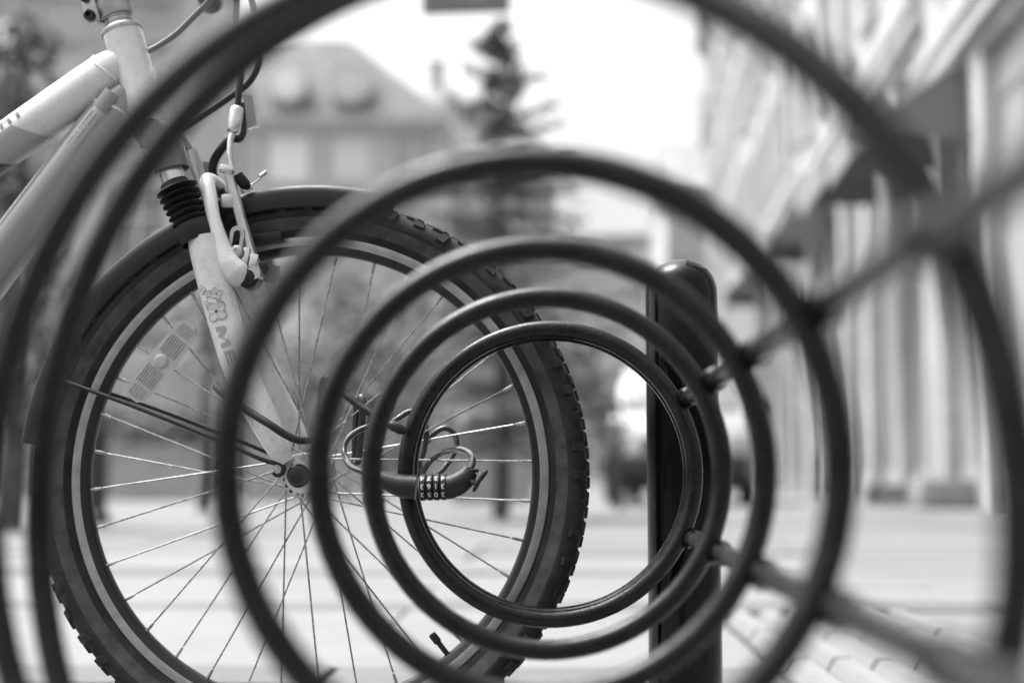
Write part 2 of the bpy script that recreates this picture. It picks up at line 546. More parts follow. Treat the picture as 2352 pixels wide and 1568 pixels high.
# ================================================================== BICYCLE
BYAW = R_(-1.83)
bY = Vector((-math.sin(BYAW), math.cos(BYAW), 0)); bX = Vector((math.cos(BYAW), math.sin(BYAW), 0))
HUB = at(683, 1092, 1.607) + bY * 0.065
BM_ = Matrix.Translation(HUB) @ Matrix.Rotation(BYAW, 4, 'Z')
BMI = BM_.inverted()
def bp(u, v, yl=0.0):
    c = BMI @ CAMP; r = BMI.to_3x3() @ ray(u, v)
    return c + r * ((yl - c.y) / r.y)
bike = empty('bicycle', (HUB.x, HUB.y, 0), BYAW, label='white city mountain bicycle with front wheel pushed against the ring rack', category='bicycle')
BO = Vector((0, 0, HUB.z))   # hub height inside the bicycle's own frame
def bk(mb):
    return mb.xform(Matrix.Translation(BO))

# ---- wheel
def revolve_section(sec, mis, n=120, closed=True):
    """sec: (y, r) points; wheel axis is Y"""
    b = MB(); k = len(sec)
    for i in range(n):
        a = 2 * pi * i / n
        for (yy_, r) in sec:
            b.v.append(Vector((r * math.cos(a), yy_, r * math.sin(a))))
    for i in range(n):
        i2 = (i + 1) % n
        for j in range(k if closed else k - 1):
            j2 = (j + 1) % k
            b.f.append([i * k + j, i2 * k + j, i2 * k + j2, i * k + j2]); b.mi.append(mis[j])
    return b
sec = [(-.0085, .2835), (-.0112, .2835), (-.0115, .2822), (-.0115, .2722), (-.0108, .2712), (-.0095, .2665), (-.006, .2632), (0, .2622),
       (.006, .2632), (.0095, .2665), (.0108, .2712), (.0115, .2722), (.0115, .2822), (.0112, .2835), (.0085, .2835), (.006, .276), (-.006, .276)]
mis = [0, 0, 1, 0, 0, 0, 0, 0, 0, 0, 0, 1, 0, 0, 0, 0, 0]
rim_b = revolve_section(sec, mis, 160)
wheel = rim_b.build('front_wheel', ['rim', 'track'], bike, angle=35)
wheel.location = BO
half = [(.0088, .2815), (.0118, .2850), (.0140, .2880), (.0158, .2905), (.0160, .2912), (.0195, .2965), (.0222, .3020), (.0228, .3050), (.0236, .3060), (.0240, .3100), (.0225, .3160), (.0190, .3210), (.0130, .3248), (.0060, .3264)]
tsec = [(-a, r) for a, r in half] + [(0, .3268)] + [(a, r) for a, r in reversed(half)]
gm = [0, 0, 0, 0, 1, 1, 1, 0, 0, 0, 0, 0, 0, 0]
tm = gm + [0] + list(reversed(gm))[1:] + [0]
tyre = revolve_section(tsec, (tm + [0] * 40)[:len(tsec)], 160).build('tyre', ['rubber', 'gum'], wheel, angle=50)
# tread blocks
tr = MB()
NK = 60
def knob(a, yc, r, tilt, wl, lw, h, skew=0):
    e_r = Vector((math.cos(a), 0, math.sin(a))); e_t = Vector((-math.sin(a), 0, math.cos(a)))
    nrm = (e_r * math.cos(tilt) + Vector((0, 1, 0)) * math.sin(tilt)); lat = (Vector((0, 1, 0)) * math.cos(tilt) - e_r * math.sin(tilt))
    c = e_r * r + Vector((0, yc, 0))
    P = []
    for hz, sc in ((-0.002, 1.12), (h, 0.86)):
        for (p, q) in ((-1, -1), (1, -1), (1, 1), (-1, 1)):
            P.append(c + lat * p * wl / 2 * sc + e_t * (q * lw / 2 * sc + p * skew) + nrm * hz)
    tr.add(P, [(0, 1, 2, 3), (4, 7, 6, 5), (0, 4, 5, 1), (1, 5, 6, 2), (2, 6, 7, 3), (3, 7, 4, 0)])
for i in range(NK):
    a = 2 * pi * i / NK
    for sgn in (-1, 1):
        a2 = a + (0.5 * 2 * pi / NK if sgn > 0 else 0)
        if i % 3 == 2:
            knob(a2, sgn * .0178, .3208, sgn * R_(52), .0095, .0138, .0036, .001)
        else:
            knob(a2, sgn * .0202, .3182, sgn * R_(60), .0140, .0112, .0044, -.0012)
        knob(a2 + .3 * 2 * pi / NK, sgn * .0105, .3252, sgn * R_(24), .0085, .0135, .0034, .0015 * sgn)
    knob(a + .02, 0, .3262, 0, .0070, .0145, .0034, .0)
tr.build('tread', 'knob', wheel, smooth=False, kind='stuff')
# spokes
def spoke_mesh(flange_a, flange_y, rim_a, rim_y):
    b = MB()
    p0 = Vector((.0225 * math.cos(flange_a), flange_y, .0225 * math.sin(flange_a)))
    p1 = Vector((.2640 * math.cos(rim_a), rim_y, .2640 * math.sin(rim_a)))
    d = (p1 - p0).normalized()
    b.tube([p0 - Vector((0, 0.004 * (1 if flange_y > 0 else -1), 0)), p0, p0 + d * .004, p1 - d * .016], [.0011] * 4, n=6)
    b.tube([p1 - d * .0145, p1 - d * .011, p1 - d * .0108, p1 + d * .002], [.0015, .0015, .0019, .0021], n=8)
    return b
PH = R_(3.6)
for i in range(36):
    ra = PH + i * R_(10)
    side = -1 if i % 2 == 0 else 1
    lead = 1 if (i // 2) % 2 == 0 else -1
    fa = ra + lead * R_(57)
    spoke_mesh(fa, side * .031 + (0.0012 * lead), ra, side * .0025).build('spoke', 'spoke', wheel)
# hub
b = MB()
b.lathe([(.0005, -.049), (.0075, -.049), (.0080, -.0400), (.0125, -.0385), (.0130, -.0340), (.0255, -.0330), (.0265, -.0322), (.0265, -.0300), (.0255, -.0290), (.0150, -.0270),
         (.0125, -.018), (.0115, 0), (.0125, .018), (.0150, .0270), (.0255, .0290), (.0265, .0300), (.0265, .0322), (.0255, .0330), (.0130, .0340), (.0125, .0385), (.0080, .0400), (.0075, .049), (.0005, .049)],
        (0, 0, 0), (0, 1, 0), n=48)
hub = b.build('hub', 'alloy', wheel, angle=30)
b = MB()
for sgn in (-1, 1):
    for k in range(18):
        a = PH + k * R_(20) + R_(7)
        b.lathe([(.0003, sgn * .0336), (.0021, sgn * .0336), (.0024, sgn * .0330)], (.0225 * math.cos(a), 0, .0225 * math.sin(a)), (0, 1, 0), n=8)
b.build('spoke_holes', 'rim', wheel, kind='stuff')
b = MB()
va = -R_(51.3); dv = Vector((math.cos(va), 0, math.sin(va)))
b.tube([dv * .266, dv * .262, dv * .2618, dv * .243], [.0048, .0048, .0032, .0032], n=12)
b.tube([dv * .246, dv * .2445, dv * .236, dv * .2335, dv * .2325], [.0040, .0047, .0047, .0042, .0020], n=12)
b.build('valve', 'plastic', wheel)
# spoke reflector
b = MB()
ca, sa = math.cos(R_(52)), math.sin(R_(52))
rc = bp(372, 830, -.022)
ex = Vector((ca, 0, sa)); ez = Vector((-sa, 0, ca)); ey = Vector((0, 1, 0))
def rpt(s_, t_, h_): return rc + ex * s_ + ez * t_ + ey * h_
out = [(-.056, -.006), (-.050, -.013), (0, -.0165), (.050, -.013), (.056, -.006), (.056, .006), (.050, .013), (0, .0165), (-.050, .013), (-.056, .006)]
b.prism([rpt(s_, t_, -.003) for s_, t_ in out], ey * .006)
for k in range(7):
    t_ = -.0105 + k * .0035
    for (s0, s1) in ((-.034, -.010), (.010, .034)):
        b.prism([rpt(s0, t_ - .0011, -.0030), rpt(s0, t_ + .0011, -.0030), rpt(s0, t_, -.0046)], ex * (s1 - s0))
b.lathe([(.0005, -.0062), (.0060, -.0060), (.0086, -.0045), (.0088, -.003), (.0088, .004)], rc, (0, 1, 0), n=20)
for sgn in (-1, 1):
    for i in range(6):
        for j in range(5):
            b.box(rpt(sgn * (.0385 + i * .0025), -.008 + j * .004, -.0034), (.0017, .0014, .0024), rot=Matrix.Rotation(-R_(52), 3, 'Y'))
rf = b.build('spoke_reflector', 'reflector', wheel, smooth=False)

# ---- fork
def leg_path(yl):
    pts = [(468, 545), (478, 590), (515, 735), (558, 865), (600, 952), (640, 1030), (660, 1062)]
    loc = [bp(u, v, -.062) for u, v in pts]
    return [Vector((p.x, yl, p.z)) for p in loc]
for sgn in (-1, 1):
    P = crom(leg_path(sgn * .062), 6)
    rr = interp([.0190, .0196, .0192, .0186, .0172, .0135, .0078], len(P))
    b = MB(); b.tube(P, rr, n=24)
    # dropout plate
    pl = []
    for k in range(20):
        a = 2 * pi * k / 20
        pl.append(Vector((.002 + .0175 * math.cos(a) * (1 + .18 * math.cos(a - 2.2)), 0, .0225 * math.sin(a) * (1 + .12 * math.sin(a)))))
    b.prism([p + Vector((0, sgn * .0515, 0)) for p in pl], Vector((0, sgn * .0065, 0)))
    leg = bk(b).build('fork_leg', 'fork', bike, angle=50)
    # rubber boot and collar
    ax0 = bp(399, 418, -.062); ax1 = bp(455, 550, -.062)
    ax0 = Vector((ax0.x, sgn * .062, ax0.z)); ax1 = Vector((ax1.x, sgn * .062, ax1.z))
    d = (ax1 - ax0); Lb = d.length
    prof = [(.0150, 0), (.0165, .001)]
    nb = 6
    for k in range(nb):
        h0 = .006 + k * (Lb * .72 - .006) / nb; hw = (Lb * .72 - .006) / nb
        big = .0248 - .0006 * k
        prof += [(.0172, h0), (big - .0012, h0 + hw * .42), (big, h0 + hw * .52), (big - .0012, h0 + hw * .60), (.0178, h0 + hw * .95)]
    prof += [(.0205, Lb * .74), (.0212, Lb * .80), (.0212, Lb * .98), (.0195, Lb * 1.03)]
    b = MB(); b.lathe(prof, ax0, d, n=36)
    bk(b).build('rubber_boot', 'boot', bike, angle=35)
    st0 = bp(376, 340, -.062); st0 = Vector((st0.x, sgn * .062, st0.z))
    b = MB(); b.tube([st0, ax0 + d * .1], .0142, n=24)
    bk(b).build('stanchion', 'steel', bike)
    # crown socket
    b = MB()
    du = (ax0 - st0).normalized()
    q0 = bp(384, 345, -.062); q0 = Vector((q0.x, sgn * .062, q0.z)); q1 = bp(396, 392, -.062); q1 = Vector((q1.x, sgn * .062, q1.z))
    b.tube([q0 - (q1 - q0) * .35, q0 - (q1 - q0) * .3, q0, q1, q1 + (q1 - q0) * .03], [.0110, .0185, .0205, .0205, .0190], n=24)
    bk(b).build('crown_socket', 'crown', bike)
# crown bridge and top cap in front of it
b = MB()
c0 = bp(382, 335, 0)
b.tube([Vector((c0.x, -.062, c0.z)), Vector((c0.x + .003, -.03, c0.z + .006)), Vector((c0.x + .004, 0, c0.z + .008)), Vector((c0.x + .003, .03, c0.z + .006)), Vector((c0.x, .062, c0.z))], .0190, n=20, flat=(.95, 1.0))
bk(b).build('fork_crown', 'crown', bike)
b = MB(); k0 = bp(432, 352, .03); k1 = bp(462, 440, .03)
b.tube([k0 - (k1 - k0) * .02, k0, k0 + (k1 - k0) * .3, k1], [.009, .0125, .0130, .0105], n=20)
bk(b).build('crown_lug', 'alloy', bike)
# brake arch over the tyre
b = MB()
side_pts = [(541, 627, -.062), (524, 606, -.064), (508, 568, -.064), (490, 505, -.060), (481, 450, -.050), (476, 416, -.034)]
near = [bp(*p) for p in side_pts]
pth = near + [Vector((near[-1].x - .001, 0, near[-1].z + .004))] + [Vector((p.x, -p.y, p.z)) for p in reversed(near)]
P = crom(pth, 6)
b.tube(P, interp([.0165, .0150, .0112, .0088, .0086, .0092, .0095, .0092, .0086, .0088, .0112, .0150, .0165], len(P)), n=18, dome=True)
bk(b).build('brake_arch', 'fork', bike)
# weld web between leg and arch
b = MB()
b.prism([bp(478, 575, -.066), bp(500, 560, -.066), bp(525, 600, -.066), bp(540, 632, -.066), bp(520, 640, -.066), bp(495, 632, -.066)], Vector((0, .010, 0)))
bk(b).build('arch_gusset', 'fork', bike)
# axle nut
b = MB()
b.lathe([(.0005, -.0700), (.0050, -.0700), (.0095, -.0685), (.0106, -.0660), (.0106, -.0590), (.0135, -.0585), (.0135, -.0575)], (0, 0, 0), (0, 1, 0), n=28)
bk(b).build('axle_nut', 'plastic', bike, angle=30)
b = MB()
b.lathe([(.0005, .0700), (.0050, .0700), (.0095, .0685), (.0106, .0660), (.0106, .0590)], (0, 0, 0), (0, 1, 0), n=28)
bk(b).build('axle_nut', 'plastic', bike, angle=30)
b = MB()
for (u, v, r) in ((674, 1068, .0036), (694, 1048, .0042), (716, 1056, .0036), (677, 1135, .0030), (703, 1138, .0030)):
    b.lathe([(.0003, -.0008), (r * .55, -.0008), (r, 0), (r, .001)], bp(u, v, -.0585), (0, 1, 0), n=12)
bk(b).build('dropout_rivets', 'dull', bike, kind='stuff')

# ---- decals on the near fork leg
legP = crom(leg_path(-.062), 12)
legR = interp([.0190, .0196, .0192, .0186, .0172, .0135, .0078], len(legP))
def leg_surf(s, t, lift=.0004):
    """s: metres down the leg from its top, t: metres across towards the front"""
    acc = 0.0
    for i in range(len(legP) - 1):
        L = (legP[i + 1] - legP[i]).length
        if acc + L >= s or i == len(legP) - 2:
            q = (s - acc) / L; p = legP[i].lerp(legP[i + 1], q); rr_ = legR[i] + (legR[i + 1] - legR[i]) * q
            T = (legP[i + 1] - legP[i]).normalized(); break
        acc += L
    n_ = Vector((0, -1, 0)); sd = n_.cross(T)
    if sd.x < 0: sd = -sd
    a = t / rr_
    return p + (n_ * math.cos(a) + sd * math.sin(a)) * (rr_ + lift)
def strips(b, quads, surf, s0, t0, ks, kt, nx=6, ny=3, lift=.0004):
    """quads given as 4 letter-space corners (x right, y up); x runs along s, y along t"""
    for q in quads:
        vs = []; fs = []
        for i in range(nx + 1):
            for j in range(ny + 1):
                a, c = i / nx, j / ny
                x = (q[0][0] * (1 - a) + q[1][0] * a) * (1 - c) + (q[3][0] * (1 - a) + q[2][0] * a) * c
                y_ = (q[0][1] * (1 - a) + q[1][1] * a) * (1 - c) + (q[3][1] * (1 - a) + q[2][1] * a) * c
                vs.append(surf(s0 + x * ks, t0 + y_ * kt, lift))
        for i in range(nx):
            for j in range(ny):
                k = i * (ny + 1) + j
                fs.append((k, k + ny + 1, k + ny + 2, k + 1))
        b.add(vs, fs)
GM = [[(0, 0), (.22, 0), (.30, 1), (.08, 1)], [(.08, 1), (.30, 1), (.55, .35), (.42, .0)], [(.42, 0), (.55, .35), (.92, 1), (.74, 1)], [(.78, 0), (1.0, 0), (.96, 1), (.72, 1)]]
GE = [[(0, 0), (.25, 0), (.33, 1), (.08, 1)], [(.2, 0), (.95, 0), (.97, .22), (.22, .22)], [(.2, .40), (.82, .40), (.84, .60), (.22, .60)], [(.25, .78), (1.0, .78), (1.02, 1), (.27, 1)]]
b = MB()
strips(b, GM, leg_surf, .108, -.0085, .0260, .0125)
strips(b, GE, leg_surf, .1375, -.0075, .0170, .0120)
bk(b).build('fork_lettering', 'decal_mid', bike, smooth=False)
def flower(s0, t0, r, rot, lift, dent=.42):
    b = MB(); vs = [leg_surf(s0, t0, lift)]; n = 48
    for k in range(n):
        a = 2 * pi * k / n
        q = r * (1 - dent + dent * abs(math.cos(2 * (a - rot))) ** 0.75)
        vs.append(leg_surf(s0 + q * math.sin(a), t0 + q * math.cos(a), lift))
    b.add(vs, [(0, 1 + k, 1 + (k + 1) % n) for k in range(n)])
    return b
for (s0, t0, r, rot, dk) in ((.0775, -.0095, .0056, .1, 'decal_mid'), (.0845, -.0030, .0048, .7, 'decal_dark'), (.0870, .0065, .0078, -.15, 'decal_mid'), (.0940, -.0085, .0046, .4, 'decal_faint'), (.1065, .0015, .0140, .85, 'decal_mid')):
    s0 -= .015; t0 -= .003
    fo = bk(flower(s0, t0, r, rot, .0004)).build('flower_decal', dk, bike, smooth=False)
    bk(flower(s0, t0, r * .84, rot, .0006)).build('flower_fill', 'decal_light', fo, smooth=False)
    bk(flower(s0, t0, r * .12, rot, .0008, 0)).build('flower_eye', 'decal_dark', fo, smooth=False)

# ---- mudguard
b = MB()
prof = [(-.0292, .3165), (-.0294, .3240), (-.0290, .3330), (-.0275, .3385), (-.0240, .3420), (-.0170, .3440), (-.008, .3449), (0, .3452)]
prof = prof + [(-a_, r_) for a_, r_ in reversed(prof[:-1])]
inner = [(y_ * .93, r - .0018) for y_, r in reversed(prof)]
full = prof + inner
n = 64; k = len(full); a0, a1 = R_(74), R_(173.5)
for i in range(n + 1):
    a = a0 + (a1 - a0) * i / n
    for (y_, r) in full: b.v.append(Vector((r * math.cos(a), y_, r * math.sin(a))))
for i in range(n):
    for j in range(k):
        j2 = (j + 1) % k
        b.f.append([i * k + j, (i + 1) * k + j, (i + 1) * k + j2, i * k + j2]); b.mi.append(0)
b.f.append(list(range(k))); b.mi.append(0)
b.f.append(list(range(n * k + k - 1, n * k - 1, -1))); b.mi.append(0)
guard = bk(b).build('mudguard', 'guard', bike, angle=45)
for sgn in (-1, 1):
    p0 = bp(128, 868, -.031); p1 = bp(300, 930, -.045); p2 = bp(490, 1006, -.056); p3 = bp(590, 1050, -.064); p4 = bp(625, 1062, -.066); p5 = bp(645, 1065, -.066)
    hook = [bp(652, 1075, -.067), bp(648, 1087, -.067), bp(637, 1091, -.067), bp(628, 1085, -.067)]
    P = crom([p0, p1, p2, p3, p4, p5] + hook, 6)
    if sgn > 0: P = [Vector((p.x, -p.y, p.z)) for p in P]
    b = MB(); b.tube(P, .0026, n=10)
    st = bk(b).build('mudguard_stay', 'housing', guard)
    e = Vector((bp(637, 1077, -.066).x, sgn * .066, bp(637, 1077, -.066).z))
    b = MB(); b.lathe([(.0005, -.003), (.0050, -.003), (.0060, -.0015), (.0060, .004)], e, (0, 1, 0), n=20)
    b.box(e + Vector((0, -.0032, 0)), (.006, .0012, .0012)); b.box(e + Vector((0, -.0033, 0)), (.0012, .0012, .006))
    bk(b).build('stay_screw', 'steel', guard)

# ---- V-brake
b = MB()
A0 = bp(524, 394, -.040); A1 = bp(585, 622, -.052)
d = A1 - A0
b.tube([A0 - d * .01, A0 + d * .02, A0 + d * .5, A0 + d * .86, A0 + d * .93, A1, A1 + d * .035], [.0052, .0058, .0064, .0078, .0098, .0105, .0085], n=8, flat=(1.0, .85))
arm = bk(b).build('brake_arm', 'alloy', bike, angle=30)
b = MB(); b.box(A0 + Vector((-.001, 0, .002)), (.017, .012, .010), rot=Matrix.Rotation(.25, 3, 'Y'), bevel=.002)
bk(b).build('arm_head', 'steel', arm)
b = MB(); q = bp(527, 462, -.044); b.box(q, (.020, .008, .017), bevel=.004)
bk(b).build('arm_lug', 'alloy', arm)
b = MB(); q = bp(581, 604, -.062); b.box(q, (.009, .002, .022), rot=Matrix.Rotation(.2, 3, 'Y'), bevel=.0008)
bk(b).build('arm_plate', 'steel', arm)
b = MB(); q = bp(590, 630, -.054); b.tube([q + Vector((.000, -.014, 0)), q + Vector((0, .012, 0))], .0085, n=6)
bk(b).build('pivot_bolt', 'dull', arm)
# far arm
b = MB(); B0 = Vector((A0.x - .004, .044, A0.z)); B1 = Vector((A1.x, .054, A1.z))
b.tube([B0, B0.lerp(B1, .5), B1], [.0055, .0064, .0098], n=8)
bk(b).build('brake_arm', 'alloy', bike)
# slotted spring holder and bolt
b = MB()
c = bp(541, 560, -.058)
tilt = R_(8)
rotm = Matrix.Rotation(tilt, 3, 'Y')
outer = []; inner_ = []
for kx in range(28):
    a = 2 * pi * kx / 28
    outer.append(Vector((.0085 * math.cos(a), 0, .0085 * math.sin(a) + (.013 if math.sin(a) >= 0 else -.013))))
    inner_.append(Vector((.0042 * math.cos(a), 0, .0042 * math.sin(a) + (.012 if math.sin(a) >= 0 else -.002))))
vs = [c + rotm @ p for p in outer] + [c + rotm @ p for p in inner_] + [c + rotm @ p + Vector((0, .004, 0)) for p in outer] + [c + rotm @ p + Vector((0, .004, 0)) for p in inner_]
fs = []
for i in range(28):
    j = (i + 1) % 28
    fs += [(i, j, 28 + j, 28 + i), (56 + i, 84 + i, 84 + j, 56 + j), (i, 56 + i, 56 + j, j), (28 + i, 28 + j, 84 + j, 84 + i)]
b.add(vs, fs)
bk(b).build('slotted_bracket', 'alloy', bike)
b = MB(); q = bp(546, 578, -.060); b.tube([q + Vector((0, .006, 0)), q + Vector((0, -.006, 0))], .0066, n=6); b.lathe([(.0068, -.0061), (.0045, -.0072), (.0030, -.0072), (.0030, -.0050), (.0003, -.0050)], q, (0, 1, 0), n=18)
bk(b).build('hex_bolt', 'dull', bike, angle=30)
b = MB()
b.box(bp(606, 548, -.024), (.046, .012, .013), rot=Matrix.Rotation(R_(-6), 3, 'Y'), bevel=.003)
bk(b).build('brake_pad', 'boot', bike)
b = MB(); q = bp(562, 602, -.058); b.box(q, (.008, .006, .034), rot=Matrix.Rotation(R_(10), 3, 'Y'), bevel=.001); b.box(bp(566, 627, -.060), (.012, .008, .010), bevel=.001)
bk(b).build('return_spring', 'steel', bike)
b = MB(); q = bp(574, 640, -.055); b.lathe([(.0005, -.014), (.009, -.013), (.0125, -.009), (.0125, .012)], q, (0, 1, 0), n=20)
bk(b).build('pivot_boss', 'boot', bike)
b = MB(); q = bp(604, 618, -.046); b.lathe([(.0005, -.012), (.0055, -.0115), (.0068, -.008), (.0068, .006)], q, (0, 1, 0), n=16)
b.box(bp(618, 628, -.040), (.020, .016, .022), rot=Matrix.Rotation(.3, 3, 'Y'), bevel=.004)
b.tube([bp(632, 626, -.042), bp(640, 628, -.042)], .008, n=6)
bk(b).build('pad_clamp', 'plastic', bike)
# noodle, boot and cables
def cable(name, pts, r, m_, parent=bike, n=10, sub=8):
    b = MB(); b.tube(crom(pts, sub), r, n=n)
    return bk(b).build(name, m_, parent)
cable('brake_noodle', [bp(512, 452, .012), bp(504, 432, .010), bp(489, 400, .006), bp(492, 370, 0), bp(510, 340, -.005), bp(530, 318, -.004), bp(548, 318, .002), bp(556, 305, .006), bp(556, 280, .008), bp(552, 245, .006), bp(550, 232, 0)], .0056, 'housing')
cable('noodle_sleeve', [bp(533, 390, -.04), bp(528, 360, -.036), bp(529, 325, -.03), bp(534, 308, -.026)], .0038, 'dull')
b = MB(); q0, q1 = bp(536, 306, -.025), bp(545, 248, -.018); dd = q1 - q0
b.tube([q0 - dd * .04, q0, q0 + dd * .1, q0 + dd * .85, q0 + dd * .95, q1, q1 + dd * .04], [.004, .0062, .0082, .0085, .0080, .0072, .005], n=10)
bk(b).build('cable_adjuster', 'steel', bike)
cable('brake_housing', [bp(546, 246, -.018), bp(549, 205, -.016), bp(552, 170, -.010), bp(548, 110, 0), bp(543, 50, 0), bp(542, -40, 0), bp(520, -140, 0)], .0042, 'housing')
cable('shift_housing', [bp(410, 300, .05), bp(470, 262, .04), bp(530, 222, .03), bp(575, 185, .02), bp(595, 130, .02), bp(585, 30, .02), bp(560, -60, .02)], .0042, 'housing')
cable('rear_housing', [bp(318, 122, .04), bp(345, 116, .036), bp(400, 82, .03), bp(446, 38, .02), bp(486, -6, .01), bp(530, -90, 0)], .0038, 'housing_grey')
b = MB(); b.tube([bp(545, 400, -.036), bp(552, 412, -.034), bp(563, 424, -.030), bp(572, 430, -.026)], [.0062, .0072, .0070, .0040], n=12)
bk(b).build('cable_boot', 'boot', bike)
cable('brake_cable', [bp(568, 428, -.026), bp(584, 420, -.026), bp(596, 410, -.026), bp(603, 401, -.026)], .0010, 'steel')
b = MB(); q = bp(604, 400, -.026); b.tube([q - Vector((.003, 0, .002)), q + Vector((.003, 0, .002))], .0026, n=8, dome=True)
b.box(bp(573, 429, -.026), (.008, .006, .006), bevel=.001)
bk(b).build('cable_crimp', 'steel', bike)
# front reflector on its bracket
b = MB()
fr = [bp(556, 218, .03), bp(580, 219, .03), bp(591, 288, .03), bp(566, 296, .03)]
b.prism(fr, Vector((.001, .008, 0)))
for i in range(5):
    for j in range(12):
        p = fr[0].lerp(fr[1], (i + .6) / 5.2).lerp(fr[3].lerp(fr[2], (i + .6) / 5.2), (j + .6) / 12.2)
        b.box(p + Vector((0, -.0005, 0)), (.0016, .0016, .0018), rot=Matrix.Rotation(.7, 3, 'Y'))
bk(b).build('front_reflector', 'reflector', bike, smooth=False)

# ---- frame
HT0, HT1 = bp(280, 72, 0), bp(350, 300, 0)
b = MB()
dd = HT1 - HT0
b.tube([HT0, HT0 + dd * .02, HT0 + dd * .12, HT0 + dd * .4, HT0 + dd * .7, HT0 + dd * .96, HT1], [.0238, .0242, .0236, .0225, .0230, .0245, .0240], n=32)
bk(b).build('head_tube', 'frame', bike)
b = MB()
u_ = -dd.normalized()
b.lathe([(.0250, -.003), (.0254, .000), (.0252, .002), (.0242, .0035), (.0200, .0040), (.0178, .0048), (.0176, .0085), (.0168, .0088), (.0168, .0096), (.0176, .0099), (.0176, .0135), (.0166, .0138), (.0166, .0145), (.0174, .0148), (.0174, .0200), (.0150, .020)], HT0, u_, n=36)
bk(b).build('headset', 'alloy', bike, angle=30)
b = MB()
b.lathe([(.0245, -.004), (.0255, 0), (.0255, .006), (.022, .009), (.02, .016)], HT1, -u_, n=32)
bk(b).build('lower_headset', 'alloy', bike, angle=30)
# stem
S0 = HT0 + u_ * .019; S1 = HT0 + u_ * .072
fw = Vector((u_.z, 0, -u_.x))
b = MB(); b.tube([S0 - u_ * .001, S0 + u_ * .003, S1 - u_ * .003, S1], [.0205, .0220, .0220, .0205], n=28)
b.tube([S0.lerp(S1, .55), S0.lerp(S1, .6) + fw * .05 + u_ * .008, S0.lerp(S1, .7) + fw * .10 + u_ * .018], [.0200, .0165, .0175], n=20)
stem = bk(b).build('stem', 'alloy', bike)
b = MB(); lug = S0 + u_ * .018 - fw * .026
b.box(lug, (.018, .030, .044), rot=Matrix.Rotation(math.atan2(u_.x, u_.z), 3, 'Y'), bevel=.004)
bk(b).build('stem_clamp', 'alloy', stem)
b = MB()
for h in (.006, .032):
    q = S0 + u_ * h - fw * .028 + Vector((0, -.015, 0))
    b.lathe([(.0070, .004), (.0070, -.006), (.0055, -.0075), (.0035, -.0075), (.0035, -.003), (.0003, -.003)], q, (0, 1, 0), n=18)
bk(b).build('clamp_bolts', 'plastic', stem, angle=30)
b = MB()
for k in range(9):
    q = S0 + u_ * (.012 + k * .0032) + fw * .002
    L = .010 + .003 * ((k * 7) % 3)
    vs = []
    for j in range(5):
        a = (j / 4 - .5) * L / .022 + .05
        for hz in (0, .0012):
            vs.append(S0 + u_ * (.012 + k * .0032 + hz) + (Vector((0, -1, 0)) * math.cos(a) + fw * math.sin(a)) * .02235)
    b.add(vs, [(2 * j, 2 * j + 2, 2 * j + 3, 2 * j + 1) for j in range(4)])
bk(b).build('stem_print', 'decal_mid', stem, smooth=False)
hb = S0.lerp(S1, .7) + fw * .105 + u_ * .02
b = MB(); P = crom([hb + Vector((-.05, -.29, .03)), hb + Vector((-.03, -.18, .025)), hb + Vector((-.002, -.06, .002)), hb, hb + Vector((-.002, .06, .002)), hb + Vector((-.03, .18, .025)), hb + Vector((-.05, .29, .03))], 8)
b.tube(P, .0125, n=16)
bk(b).build('handlebar', 'alloy', bike)
for sgn in (-1, 1):
    b = MB(); e0 = hb + Vector((-.034, sgn * .19, .026)); e1 = hb + Vector((-.052, sgn * .30, .0305))
    b.tube([e0, e0.lerp(e1, .05), e0.lerp(e1, .95), e1], [.014, .0165, .0165, .014], n=16)
    bk(b).build('grip', 'boot', bike)
# top tube and down tube
TT0 = bp(292, 138, 0); TTd = (bp(0, 342, 0) - TT0).normalized()
DT0 = bp(296, 212, 0); DTd = (bp(206, 331, 0) - bp(291, 220, 0)).normalized()
TT1 = TT0 + TTd * .56; DT1 = DT0 + DTd * .60
BB = DT1
def weld_ring(b, P0, D, r, ov):
    pts = []
    D = D.normalized(); x = D.orthogonal().normalized(); y_ = D.cross(x)
    for k in range(64):
        a = 2 * pi * k / 64
        pts.append(P0 + (x * math.cos(a) + y_ * math.sin(a)) * r + D * (ov * math.cos(2 * a) + .0008 * (k % 2)))
    b.tube(pts, .0018, n=8, closed=True)
b = MB(); b.tube([TT0, TT0 + TTd * .020, TT0 + TTd * .034, TT0 + TTd * .06, TT1], [.0190, .0245, .0262, .0268, .0255], n=32)
tt = bk(b).build('top_tube', 'frame', bike)
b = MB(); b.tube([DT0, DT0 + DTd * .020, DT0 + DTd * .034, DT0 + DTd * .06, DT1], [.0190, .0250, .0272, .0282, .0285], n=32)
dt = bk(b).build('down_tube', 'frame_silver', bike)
# colour panels on the tubes (paint, wrapped over the tube by a hair)
def tube_surf(P0, D, r):
    D = D.normalized()
    n_ = Vector((0, -1, 0)); sd = n_.cross(D)
    if sd.z < 0: sd = -sd
    def f(s, t, lift=.0004):
        a = t / r
        return P0 + D * s + (n_ * math.cos(a) + sd * math.sin(a)) * (r + lift)
    return f
tts = tube_surf(TT0, TTd, .0272)
dts = tube_surf(DT0, DTd, .0284)
b = MB()
strips(b, [[(.124, -.046), (.156, .004), (.40, .004), (.40, -.046)]], tts, 0, 0, 1, 1, nx=10, ny=10)
bk(b).build('paint_panel', 'frame_grey', tt)
b = MB()
strips(b, [[(.180, -.046), (.202, -.018), (.42, -.018), (.42, -.046)]], tts, 0, 0, 1, 1, nx=10, ny=10, lift=.0007)
bk(b).build('paint_stripe', 'decal_dark', tt)
